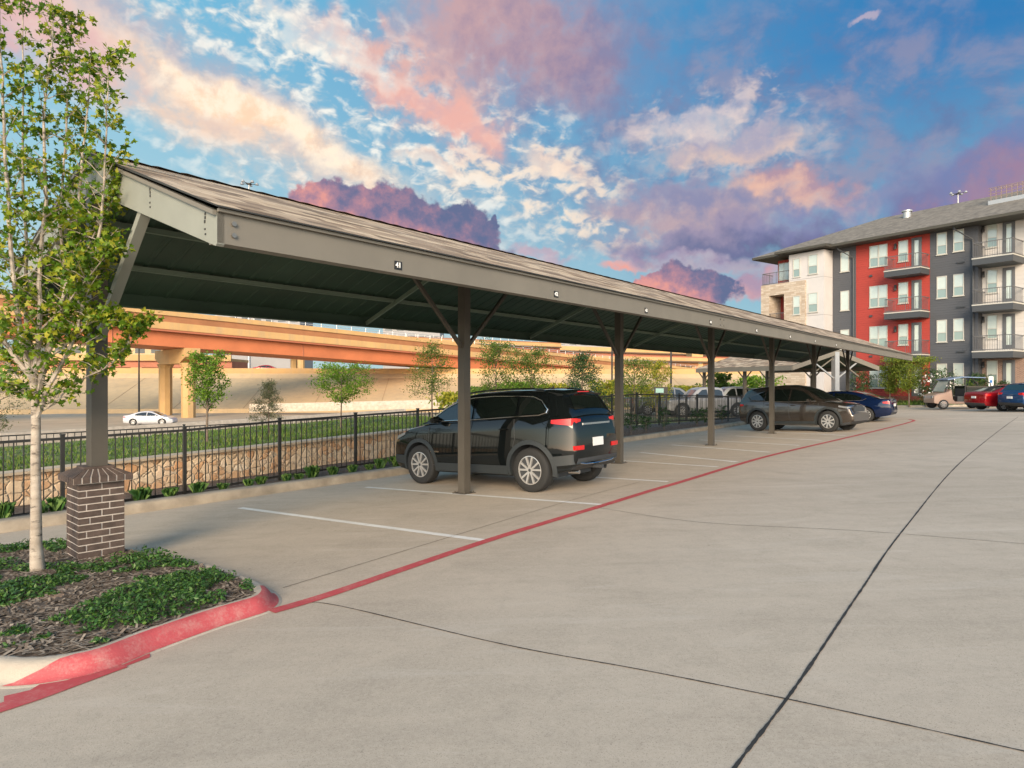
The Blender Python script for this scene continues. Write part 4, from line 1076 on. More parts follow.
viaduct('long highway bridge with orange girder and golden concrete parapet on yellow piers', on1(sA), on1(sB), zb1(sA), zb1(sB),
 [('girder', 0, 1.75, 0, 9, 'orange'), ('deck', 1.78, 2.05, .9, 10.5, 'redgird'), ('parapet', 2.05, 2.95, 1.0, .4, 'tan'), ('parapet_band', 2.95, 3.75, .85, .4, 'dkband'), ('coping', 3.75, 4.35, 1.05, .5, 'tan')],
 piers=[(t1(192), -3.1), (t1(470), -3.1), (t1(-260), -3.1)], rail=True, width=12)
A2 = PZ(-260, 382, 108); B2 = PZ(232, 382, 113)
viaduct('lower highway bridge with rust red girder behind the brick pillar side of the freeway', (A2.x, A2.y), (B2.x, B2.y), 4.3, 4.0, [('girder', 0, 1.15, 0, 8, 'redgird'), ('deck', 1.15, 1.6, .6, 9, 'tan'), ('parapet', 1.6, 2.2, .5, .4, 'tan')], piers=[(.62, 2.9), (.8, 2.9)], width=9)
A3, B3 = PZ(150, 382, 138), PZ(560, 382, 190)
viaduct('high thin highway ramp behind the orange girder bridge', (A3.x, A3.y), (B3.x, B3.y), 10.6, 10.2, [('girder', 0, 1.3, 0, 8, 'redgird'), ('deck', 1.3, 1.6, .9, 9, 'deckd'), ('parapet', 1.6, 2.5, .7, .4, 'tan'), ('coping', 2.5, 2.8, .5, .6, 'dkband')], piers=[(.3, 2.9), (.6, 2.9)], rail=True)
A4, B4 = PZ(470, 382, 205), PZ(900, 382, 225)
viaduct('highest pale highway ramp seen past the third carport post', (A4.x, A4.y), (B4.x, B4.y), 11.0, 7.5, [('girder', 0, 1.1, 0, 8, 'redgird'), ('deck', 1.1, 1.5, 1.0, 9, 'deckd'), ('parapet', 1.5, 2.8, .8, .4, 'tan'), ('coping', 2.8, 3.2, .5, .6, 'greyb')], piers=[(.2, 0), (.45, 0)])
A5, B5 = PZ(520, 382, 172), PZ(900, 382, 190)
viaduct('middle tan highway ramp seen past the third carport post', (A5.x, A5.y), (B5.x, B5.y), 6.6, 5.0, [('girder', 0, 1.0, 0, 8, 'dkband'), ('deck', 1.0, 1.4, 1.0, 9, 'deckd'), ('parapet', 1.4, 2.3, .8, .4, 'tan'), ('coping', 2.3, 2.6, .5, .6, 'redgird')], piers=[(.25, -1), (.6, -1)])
A6, B6 = PZ(500, 382, 150), PZ(900, 382, 160)
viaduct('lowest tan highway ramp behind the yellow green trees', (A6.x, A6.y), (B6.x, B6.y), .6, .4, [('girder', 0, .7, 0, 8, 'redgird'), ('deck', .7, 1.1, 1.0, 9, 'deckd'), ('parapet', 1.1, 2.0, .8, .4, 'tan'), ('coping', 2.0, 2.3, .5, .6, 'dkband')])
A7, B7 = PZ(460, 382, 162), PZ(900, 382, 176)
viaduct('narrow brown highway ramp between the lowest and the middle ramps', (A7.x, A7.y), (B7.x, B7.y), 3.7, 2.9, [('girder', 0, .8, 0, 8, 'deckd'), ('parapet', .8, 1.7, .5, .4, 'tan'), ('coping', 1.7, 1.95, .3, .6, 'redgird')])
# concrete barriers at the near side of the freeway
def barrier(label, pts):
    b = MB(); rg = []
    for i, p in enumerate(pts):
        a = Vector(pts[max(0, i-1)]); c = Vector(pts[min(len(pts)-1, i+1)]); d = (c-a); d.z = 0; d.normalize(); n = Vector((-d.y, d.x, 0)); p = Vector(p)
        rg.append([p+n*.3+Vector((0, 0, -1.2)), p+n*.3+Vector((0, 0, -.6)), p+n*.1, p-n*.1, p-n*.3+Vector((0, 0, -.6)), p-n*.3+Vector((0, 0, -1.2))])
    b.loft(rg, 0, False); return tag(b.build('concrete_barrier', 'curb'), label, 'barrier')
barrier('pale concrete barrier along the near edge of the freeway', [(-70, 26, -2.0), (-35.9, 45.6, -2.05), (-25.5, 66, -2.1), (-14.5, 88, -2.1)])
barrier('pale concrete barrier on the bank foot beyond the bright green tree', [tuple(PZ(250, 404, 92)), tuple(PZ(380, 401, 90)), tuple(PZ(520, 398, 92)), tuple(PZ(700, 394, 98))])
barrier('second pale concrete barrier just above the one on the bank foot', [tuple(PZ(400, 396, 104)), tuple(PZ(520, 393, 108)), tuple(PZ(690, 390, 112))])
# distant buildings
def bld(label, px0, px1, ytop, Z, mt, dep=14, rows=3, base=-3):
    a, c = PZ(px0, ytop, Z), PZ(px1, ytop, Z); b = MB(); root = empty('office_building', (a.x, a.y, base), 0, label, 'building'); w = c.x-a.x; h = a.z-base
    b.b2((0, 0, 0), (w, dep, h)); b.b2((-.3, -.3, h), (w+.3, dep+.3, h+.5)); b.build('wall', mt, root); b = MB()
    nx = max(2, int(w/4))
    for r_ in range(rows):
        z = h-2.2-r_*3.6
        for i in range(nx): b.b2((w*(i+.2)/nx, -.08, z-1.1), (w*(i+.8)/nx, .05, z+.6))
    b.build('windows', 'darkglass', root)
bld('dark grey office block behind the bridges, between the second and third carport posts', 556, 612, 340, 250, 'greyb')
bld('wide pale grey block rising behind the bridge parapet, left of the nearest post', 215, 300, 312, 215, 'greyb', rows=2)
bld('grey block behind the bridge parapet just left of the second post', 383, 440, 322, 240, 'greyb', rows=2)
bld('tan stair tower behind the bridges beside the fourth carport post', 692, 703, 352, 180, 'tan', 6, 1)
bld('low brown block above the sloped bank, left of the bridge column', 20, 180, 341, 175, 'slope', rows=2)
# high mast lights
def mast(px, ytop, Z, label, n=4, base=-3.):
    q = PZ(px, ytop, Z); root = empty('light_mast', (q.x, q.y, base), 0, label, 'light mast'); H = q.z-base
    b = MB(); b.tube([(0, 0, 0), (0, 0, H*.5), (0, 0, H)], [.4, .25, .12], 10); b.build('pole', 'galv', root)
    b = MB(); b.tube([(0, 0, H-.3), (0, 0, H-.1)], .5, 16)
    for k in range(n): A = 2*pi*k/n+.5; b.bar((0, 0, H-.2), (1.5*cos(A), 1.5*sin(A), H-.1), .12, .12)
    b.build('ring', 'plastic', root)
    for k in range(n):
        A = 2*pi*k/n+.5; b = MB(); b.tube([(1.5*cos(A), 1.5*sin(A), H+.2), (1.5*cos(A), 1.5*sin(A), H-.2)], [.2, .38], 10); b.build('lamp_head', 'galv', root)
mast(249, 183, 130, 'tall freeway light mast rising above the carport roof', 5)
mast(958, 193, 150, 'tall light mast rising behind the apartment roof', 5)
def pole(px, Z, H, label, w=.09):
    q = PZ(px, 382, Z); g = g0(q.x, q.y); root = empty('street_lamp', (q.x, q.y, g), 0, label, 'street lamp'); b = MB(); b.tube([(0, 0, 0), (0, 0, H)], [w, w*.7], 8); b.build('pole', 'black', root)
    b = MB(); b.bar((0, 0, H), (.9, 0, H+.05), .06, .06); b.b2((.7, -.15, H-.02), (1.3, .15, H+.1)); b.build('lamp_head', 'black', root)
pole(671, 52, 7.5, 'slim dark pole behind the pickups, right of the third post')
pole(612, 60, 9, 'slim dark pole among the trees just left of the third post')
pole(139, 95, 9.5, 'pale pole standing on the sloped bank under the bridge', .14)

# ================================================================= APARTMENT BUILDING
SC = 1.08
P0 = Vector((29.9*SC, 44.9*SC)); BR = Vector((.571, -.821)); BI = Vector((.821, .571)); BZ = -.3
apt = empty('apartment_building', (P0.x, P0.y, BZ), atan2(BR.y, BR.x), 'four-storey apartment building in red, grey and white siding with balconies', 'building')
def BX(px, off=0.):
    """local x of the facade plane (pushed off metres inward) at column px, and its depth"""
    r = (px-512)/F; o = P0+BI*off; s = (r*o.y-o.x)/(BR.x-r*BR.y); return s, o.y+BR.y*s
def BH(px, py, off=0.):
    x, Z = BX(px, off); return x, HC+(HY-py)*Z/F-BZ
FL = 3.27
EV = 13.15
def wallpart(px0, px1, z0, z1, off, mt, dep=7., name='wall', x0=None, x1=None):
    xa = BX(px0, off)[0] if x0 is None else x0; xb = BX(px1, off)[0] if x1 is None else x1
    b = MB(); b.b2((xa, off, z0), (xb, off+dep, z1)); return b.build(name, mt, apt), xa, xb
X974 = BX(974)[0]; X930 = BX(930)[0]; X856 = BX(856)[0]; X833 = BX(833)[0]
wallpart(0, 0, -1, EV, .0, 'siding_grey', x0=X930, x1=X974)
wallpart(0, 0, -1, EV, .012, 'siding_red', x0=X856, x1=X930-.004)
wallpart(0, 0, -1, EV, .004, 'siding_grey', x0=X833, x1=X856-.004)
wallpart(0, 0, 3.75, EV, .75, 'siding_white', x0=X974+.004, x1=X974+16)
wallpart(0, 0, -1, 3.75, .745, 'bbrick', x0=X974+.004, x1=X974+16)
b = MB(); b.b2((X974+.002, .02, -1), (X974+.25, .76, EV)); b.build('wall', 'siding_grey', apt)
XB0, XB1 = BX(789, -1.3)[0], BX(824, -1.3)[0]
wallpart(0, 0, -1, EV-.1, -1.3, 'stucco', dep=9, x0=XB0, x1=XB1)
ys = [BH(800, y, -1.3)[1] for y in (279.5, 316.5)]
b = MB()
for z in ys: b.b2((XB0-.002, -1.306, z-.02), (XB1+.004, -1.2, z+.02)); b.b2((XB1-.01, -1.3, z-.02), (XB1+.006, 0, z+.02))
b.build('panel_joint', 'greyb', apt)
XS0, XS1 = BX(761, -1.5)[0], BX(805, -1.5)[0]; ZS = BH(775, 284, -1.5)[1]
rx0, rx1 = BX(769, -1.5)[0], BX(784, -1.5)[0]; rz1 = BH(776, 295, -1.5)[1]; rz0 = rz1-2.7
b = MB()      # stone frame round the recessed loggias
b.b2((XS0, -1.5, -1), (rx0, 3, ZS)); b.b2((rx1, -1.5, -1), (XS1, -1.3, ZS)); b.b2((rx1, -1.3, -1), (XB0, 3, ZS))
b.b2((rx0, -1.5, rz1), (rx1, 3, ZS)); b.b2((rx0, -1.5, rz0-.5), (rx1, 3, rz0)); b.b2((rx0, -1.5, -1), (rx1, -.9, rz0-3)); b.build('stone_wall', 'bstone', apt)
b = MB(); b.b2((rx0, .3, rz0), (rx1, .5, rz1)); b.b2((XS0+.6, .2, ZS), (XB0+.01, 6, EV-.15)); b.build('wall', 'siding_red', apt)
b = MB(); b.b2((rx0+.9, .26, rz0), (rx0+1.8, .3, rz0+2.2)); b.build('door', 'doordk', apt)
M['rail'] = mat('rail_grey', (.10, .10, .105), .5)
def railing(x0, x1, y0, y1, z, par, side=True, h=1.05):
    b = MB()
    for zz in (.08, h): b.bar((x0, y0, z+zz), (x1, y0, z+zz), .05, .05)
    n = max(2, int((x1-x0)/.14))
    for i in range(n+1):
        x = lerp(x0, x1, i/n); b.box((x, y0, z+h/2), (.014 if i % 5 else .04, .014, h))
    if side:
        for x in (x0, x1):
            for zz in (.08, h): b.bar((x, y0, z+zz), (x, y1, z+zz), .05, .05)
            m = int((y1-y0)/.14)
            for i in range(1, m): b.box((x, lerp(y0, y1, i/m), z+h/2), (.014, .014, h))
    return b.build('railing', 'rail', par)
railing(rx0, rx1, -1.45, .3, rz0, apt, False); railing(XS0+.1, XB0, -1.4, .2, ZS, apt, True)
rg_ = random.Random(12)
def window(px0, px1, py0, py1, off, drop=0, kind='single', name='window'):
    pm = (px0+px1)/2; xa, xb = BX(px0, off)[0], BX(px1, off)[0]; z1 = BH(pm, py0, off)[1]-drop*FL; z0 = BH(pm, py1, off)[1]-drop*FL
    t = .055; b = MB()
    b.b2((xa, off-.05, z0), (xa+t, off+.02, z1)); b.b2((xb-t, off-.05, z0), (xb, off+.02, z1)); b.b2((xa+t, off-.05, z1-t), (xb-t, off+.02, z1)); b.b2((xa+t, off-.05, z0), (xb-t, off+.02, z0+t))
    zm = lerp(z0, z1, .42)
    cells = [(xa+t, xb-t)]
    if kind == 'pair':
        xm = (xa+xb)/2; b.b2((xm-.05, off-.05, z0+t), (xm+.05, off+.02, z1-t)); cells = [(xa+t, xm-.05), (xm+.05, xb-t)]
    for c0, c1 in cells:
        if kind != 'tall': b.b2((c0, off-.04, zm-.025), (c1, off+.01, zm+.025))
    w = b.build('window', 'trimw', apt)
    q = MB(); 
    for c0, c1 in cells: q.b2((c0, off-.012, z0+t), (c1, off+.015, zm-.025)); 
    if kind != 'tall': q.build('pane', 'glass', w)
    q = MB()
    for c0, c1 in cells: q.b2((c0, off-.02, (zm+.025) if kind != 'tall' else z0+t), (c1, off+.015, z1-t))
    q.build('pane', 'blind' if rg_.random() < .88 or kind == 'tall' else 'glass', w)
    q = MB(); q.b2((xa-.04, off-.09, z0-.06), (xb+.04, off+.02, z0)); q.build('sill', 'trimw', w)
def door(px0, px1, py0, py1, off, drop):
    pm = (px0+px1)/2; xa, xb = BX(px0, off)[0], BX(px1, off)[0]; z1 = BH(pm, py0, off)[1]-drop*FL; z0 = z1-2.45
    b = MB(); t = .2
    b.b2((xa, off-.05, z0), (xa+t, off+.02, z1)); b.b2((xb-t, off-.05, z0), (xb, off+.02, z1)); b.b2((xa+t, off-.05, z1-t), (xb-t, off+.02, z1)); b.b2((xa+t, off-.05, z0), (xb-t, off+.02, z0+t*1.3))
    d = b.build('door', 'doordk', apt); q = MB(); q.b2((xa+t, off-.012, z0+t*1.3), (xb-t, off+.015, z1-t)); q.build('pane', 'blind', d)
    q = MB(); q.tube([(xa+t*.5, off-.1, z0+1.05), (xa+t*.5+.12, off-.1, z0+1.05)], .02, 6); q.build('handle', 'chrome', d)
def balcony(px0, px1, pyb, off, drop, dep=1.5, shift=0):
    xa, xb = BX(px0, off-dep)[0], BX(px1, off-dep)[0]; zb = BH((px0+px1)/2, pyb, off-dep)[1]-drop*FL
    b = MB(); b.b2((xa, off-dep, zb), (xb, off-.002, zb+.42)); s = b.build('balcony', 'trimdark', apt)
    b = MB(); b.b2((xa-.02, off-dep-.02, zb+.42), (xb+.02, off-.004, zb+.50)); b.build('floor_edge', 'trimw', s)
    railing(xa+.05, xb-.05, off-dep+.05, off, zb+.50, s)
def sconce(px, py, off, drop):
    x, z = BH(px, py, off); z -= drop*FL; b = MB(); b.b2((x-.06, off-.16, z-.18), (x+.06, off-.0, z+.18)); b.tube([(x, off-.14, z-.1), (x, off-.14, z-.26)], .1, 8); b.build('wall_lamp', 'black', apt)
for d in range(4):
    window(936.9, 947, 232.6, 254.6, 0, d); window(953.4, 964, 229.5, 251.3, 0, d)
    window(869.7, 887.6, 245, 266.4, .012, d, 'pair'); window(898.6, 908.2, 240.6, 261.5, .012, d)
    door(911.8, 921.8, 237.6, 262, .012, d)
    window(986.9, 997.7, 223.8, 247.5, .75, d); door(1003, 1015.2, 221, 250, .75, d)
    window(1030, 1042, 214, 240, .75, d); window(1062, 1076, 206, 236, .75, d)
    sconce(983.7, 229, .75, d); sconce(896, 246, .012, d)
    if d < 3:
        balcony(884, 920.5, 275.2, .012, d); balcony(972, 1013, 263, .75, d, 2.1)
        window(840.7, 849.2, 252, 271.6, .004, d, 'tall')
        window(808.4, 817.8, 254.5, 274, -1.3, d); 
        window(793.2, 800.2, 258.5, 277.2, -1.3 if d == 0 else -1.5, d)
    b = MB(); x, z = BH(871, 277, .012); z -= d*FL; b.b2((x-.1, -.08, z), (x+.12, .01, z+.16)); x, z = BH(961, 263, 0); z -= d*FL; b.b2((x-.25, -.1, z), (x+.25, .0, z+.1)); b.build('vent_hood', 'trimdark', apt)
# window of the top recess
xa, xb = BX(779, .2)[0], BX(790, .2)[0]; z1 = BH(784, 263, .2)[1]
b = MB(); b.b2((xa, .14, z1-1.6), (xb, .21, z1)); w = b.build('window', 'trimw', apt); q = MB(); q.b2((xa+.08, .12, z1-1.52), ((xa+xb)/2-.04, .14, z1-.08)); q.b2(((xa+xb)/2+.04, .12, z1-1.52), (xb-.08, .14, z1-.08)); q.build('pane', 'blind', w)
# downspouts
for px, off in ((853.5, -.06), (973, -.06)):
    x = BX(px, off)[0]; b = MB(); b.tube([(x-1.0, -.9, EV+.05), (x-.9, -.85, EV-.2), (x, off-.05, EV-1.0), (x, off-.05, 0)], .06, 6); b.build('downspout', 'trimdark', apt)
# ground band
b = MB(); b.b2((X856+.02, -.06, -1), (X930-.1, .015, .75)); b.build('plinth', mat('plinth', (.20, .055, .04), .8, build=b_brick(.22, .075, (.20, .045, .035), (.26, .07, .05), (.2, .1, .08))), apt)
# roof
OV = 1.0; XL = BX(752, -1.3-OV)[0]; XR = X974+17; yF = -1.3-OV+1.1; DEP = 19.
yF = -OV-.35; XL = BX(752, yF)[0]
b = MB(); RH = 3.6; hip = 7.5
xr0 = XL+hip
b.add([(XL, yF, EV+.20), (XR, yF, EV+.20), (XR, yF+8.5, EV+RH), (xr0, yF+8.5, EV+RH), (XL, yF+17, EV+.20), (XR, yF+17, EV+.20)], [(0, 1, 2, 3), (0, 3, 4), (3, 2, 5, 4), (1, 5, 2)], 0)
b.build('roof', 'rooftop', apt, recalc=False)
b = MB(); b.b2((XL, yF, EV), (XR, yF+17, EV+.19)); 
b.b2((XB0-.9, -2.15, EV+.003), (XB1+.6, yF-.001, EV+.188)); b.build('eave', 'eave', apt)
b = MB(); b.add([(XB0-.9, -2.15, EV+.192), (XB1+.6, -2.15, EV+.192), (XB1+.6, yF+.2, EV+.27), (XB0-.9, yF+.2, EV+.27)], [(0, 1, 2, 3)]); b.build('roof', 'rooftop', apt, recalc=False)
# roof screen and railings right
xr, zr = BH(990, 200, 3.0)
b = MB(); x0_ = BX(988, 3.2)[0]; zz = EV+.20+(3.2-yF)*(RH-.28)/8.5
b.b2((x0_, 3.2, zz-.6), (XR, 3.4, zz+.35)); sc_ = b.build('roof_curb', 'galv', apt)
b = MB(); 
for i in range(60):
    x = x0_+.15+i*.33
    if x > XR: break
    b.bar((x, 3.3, zz+.3), (x, 3.3, zz+1.3), .04, .04); b.bar((x, 3.3, zz+1.2), (x+.3, 4.6, zz+1.5), .04, .04)
for h in (.6, .85, 1.1, 1.3): b.bar((x0_, 3.3, zz+h), (XR, 3.3, zz+h), .035, .035)
b.build('screen', mat('screen_tan', (.22, .165, .14), .6), sc_)
q = MB(); xv, _ = BX(907, 5); zv = EV+.20+(5-yF)*(RH-.28)/8.5; q.tube([(xv, 5, zv-.3), (xv, 5, zv+.5)], .3, 12); q.tube([(xv, 5, zv+.5), (xv, 5, zv+.6)], .42, 12); q.build('roof_vent', 'galv', apt)
# rest of the block to the right of the frame stays part of the same building

# lawn in front of the building with kerb
k0 = [PZ(1100, 382, 41.5), PZ(1030, 382, 44), PZ(980, 382, 45.3), PZ(932, 382, 47), PZ(900, 382, 49), PZ(872, 382, 52), PZ(850, 382, 57), PZ(800, 382, 70)]
k0 = [Vector((p.x, p.y, lotz(p.x, p.y))) for p in k0]
curb_run('lawn_curb', smooth_path(k0[::-1], 4), 1, .2)
lb = MB(); rows = []
for p in smooth_path(k0, 4):
    rows.append([p+Vector((BI.x, BI.y, 0))*o_+Vector((0, 0, .12+h_-lotz(p.x, p.y)*min(1, o_/3))) for o_, h_ in ((.15, 0), (1., .02), (2.5, .03), (30, .1))])
lb.loft(rows, 0, True, closed=False, caps=False); o = struct(lb.build('building_lawn', 'lawn'))
if sum(p.normal.z for p in o.data.polygons) < 0: o.data.flip_normals()

# ================================================================= SECOND CARPORT
def carport2():
    c = Vector((19.9, 40.0, 0)); g = lotz(c.x, c.y); run = Vector((-.30, .954, 0)); rz = atan2(run.y, run.x)
    root = empty('carport', c, rz, 'smaller grey gabled carport with crossed braces beyond the parked sedan', 'carport')
    H, zr, ze, L = 3.3, 3.55, 2.45, 10.
    b = MB()
    for s in (1, -1): b.add([(-.1, 0, zr), (L, 0, zr), (L, s*H, ze+.1), (-.1, s*H, ze+.1)], [(0, 1, 2, 3)]); b.add([(-.1, 0, zr-.04), (L, 0, zr-.04), (L, s*H, ze+.06), (-.1, s*H, ze+.06)], [(0, 1, 2, 3)], 1)
    b.build('roof', ['shingle', 'deck'], root, recalc=False)
    for s in (1, -1):
        b = MB(); b.b2((-.1, s*H-.03, ze-.2), (L, s*H+.03, ze+.09)); b.build('fascia', 'steel', root)
        b = MB(); b.prism([(-.14, 0, zr-.02), (-.14, s*H, ze+.08), (-.14, s*H, ze-.2), (-.14, 0, zr-.32)], (.05, 0, 0)); b.build('end_rafter', 'steel', root)
        b = MB(); b.bar((-.0, s*.1, 1.75), (0, s*1.9, zr-.62), .08, .08); b.build('brace', 'galv', root)
        b = MB(); b.bar((.1, s*1.9, 1.9), (.1, s*-.2, zr-.35), .06, .06); b.build('brace', 'steel', root)
    for x in (0, 5, 9.7):
        if x == 0: b = MB(); b.b2((-.16, -.16, g-.1), (.16, .16, zr-.15)); b.build('post', 'galv', root)
        else:
            for y in (-H+.5, H-.5):
                b = MB(); b.b2((x-.09, y-.09, g-.6), (x+.09, y+.09, ze)); b.build('post', 'post', root)
                for s in (1, -1): b = MB(); b.bar((x, y, 1.7), (x+s*.9, y, ze), .06, .06); b.build('brace', 'post', root)
carport2()
# ================================================================= VEGETATION
def leafmesh(b, c, s, rg, kind, up=.3):
    n = Vector((rg.gauss(0, 1), rg.gauss(0, 1), rg.gauss(0, 1)+up)).normalized(); t = n.orthogonal().normalized(); t.rotate(Matrix.Rotation(rg.uniform(0, 6.28), 3, n)); u = n.cross(t)
    if kind == 'maple':
        pts = []
        for a, r_ in ((-90, .15), (-50, .62), (-22, .42), (12, .85), (42, .5), (90, 1.0), (138, .5), (168, .85), (202, .42), (230, .62)):
            a = R(a); pts.append(c+(t*cos(a)*r_+u*sin(a)*r_+n*(-.25*abs(cos(a))*r_))*s*.62)
        b.add([c+u*s*.1]+pts, [(0, i+1, (i+1) % 10+1) for i in range(10)])
    elif kind == 'oval':
        b.add([c-u*s*.5, c+t*s*.25-n*s*.06, c+u*s*.5, c-t*s*.25-n*s*.06], [(0, 1, 2, 3)])
    else:
        b.add([c-u*s*.5-t*s*.3, c-u*s*.4+t*s*.35, c+u*s*.5+t*s*.2, c+u*s*.35-t*s*.4], [(0, 1, 2, 3)])
def tree(name, loc, H, Rc, z0, label, cat='tree', lm=None, n=1500, ls=.08, kind='oval', seed=1, group=None, shape='round', trunk_r=.04, bark='barkd', limbs=14, lean=(0, 0)):
    rg = random.Random(seed); root = empty(name, loc, rg.uniform(0, 6), label, cat, group)
    tb = MB(); tp = [Vector((lean[0]*t+rg.uniform(-.02, .02)*H*.3*(t > .1), lean[1]*t+rg.uniform(-.02, .02)*H*.3*(t > .1), H*.93*t)) for t in (0, .2, .4, .6, .8, 1)]
    tb.tube([tp[0]-Vector((0, 0, .1))]+tp, [trunk_r*1.25, trunk_r*1.1, trunk_r*.9, trunk_r*.75, trunk_r*.55, trunk_r*.35, trunk_r*.15], 7)
    lb = MB(); ends = []
    def onT(t): i = min(4, int(t*5)); return tp[i].lerp(tp[i+1], t*5-i)
    for k in range(limbs):
        t = lerp(z0/H*1.0, .93, (k+rg.random()*.8)/limbs); t = min(t, .97); a = k*2.4+rg.uniform(-.5, .5); p = onT(t); f = (t-z0/H)/(1-z0/H)
        if shape == 'round': rad = Rc*sqrt(max(.05, 1-(2*f-.9)**2*.95))
        elif shape == 'cone': rad = Rc*(1-.82*f)
        elif shape == 'column': rad = Rc*(.75+.35*sin(f*3.1)-.35*f)
        elif shape == 'vase': rad = Rc*(.35+.8*f)*(1 if f < .8 else .8)
        rad *= rg.uniform(.65, 1.12); rise = rad*{'round': .35, 'cone': .12, 'column': .9, 'vase': .8}[shape]
        q = p+Vector((cos(a)*rad, sin(a)*rad, rise)); m = p.lerp(q, .5)+Vector((0, 0, rise*.15))
        lb.tube([p, m, q], [trunk_r*.42*(1-t*.4), trunk_r*.27, trunk_r*.08], 5)
        for j in range(7):
            s = (j+1)/7; c = p.lerp(m, s*2) if s < .5 else m.lerp(q, s*2-1); ends.append((c, .10+.16*s)) if s > .25 else None
            if j > 2:
                e = c+Vector((rg.uniform(-1, 1), rg.uniform(-1, 1), rg.uniform(-.4, .8)))*rad*.35; lb.tube([c, e], [trunk_r*.12, trunk_r*.05], 4); ends.append((e, .22)); ends.append((c.lerp(e, .6), .2))
    tb.build('trunk', bark, root); lb.build('limbs', bark, root)
    cb = MB(); sp = Rc*.5
    cl = rg.sample(ends, max(4, int(len(ends)*.75)))
    for i in range(n):
        c, w = rg.choice(cl); d = Vector((rg.gauss(0, 1), rg.gauss(0, 1), rg.gauss(0, .8)))*sp*w*1.5; c = c+d*.8; c.z = min(c.z, H*rg.uniform(.9, 1.02)); leafmesh(cb, c, ls*rg.uniform(.6, 1.3), rg, kind)
    o = cb.build('crown', lm, root, recalc=False); return root
LG = leafmat('leaf_bright', [(.06, .13, .010), (.10, .21, .016), (.16, .30, .025), (.24, .34, .03)])
LY = leafmat('leaf_yellow', [(.12, .17, .015), (.22, .25, .02), (.34, .32, .03), (.42, .36, .04)])
LO = leafmat('leaf_olive', [(.09, .105, .05), (.15, .16, .085), (.20, .20, .11)])
LD = leafmat('leaf_dark', [(.015, .045, .014), (.03, .075, .02), (.05, .11, .025)], .2)
LM_ = leafmat('leaf_mid', [(.05, .10, .015), (.09, .155, .02), (.15, .21, .03)])
LF = leafmat('leaf_foreground', [(.045, .10, .008), (.075, .155, .010), (.11, .21, .014), (.17, .26, .018), (.27, .32, .025), (.40, .37, .04)], .4, .42)
LC = leafmat('leaf_cover', [(.018, .05, .012), (.035, .095, .018), (.06, .14, .03), (.10, .17, .035)], .15, .4)
GR = leafmat('grass_blade', [(.045, .10, .012), (.08, .16, .02), (.13, .21, .03), (.22, .23, .07)], .2)
GRB = leafmat('liriope_blade', [(.012, .045, .010), (.035, .10, .018), (.09, .17, .035), (.14, .22, .05)], .15)

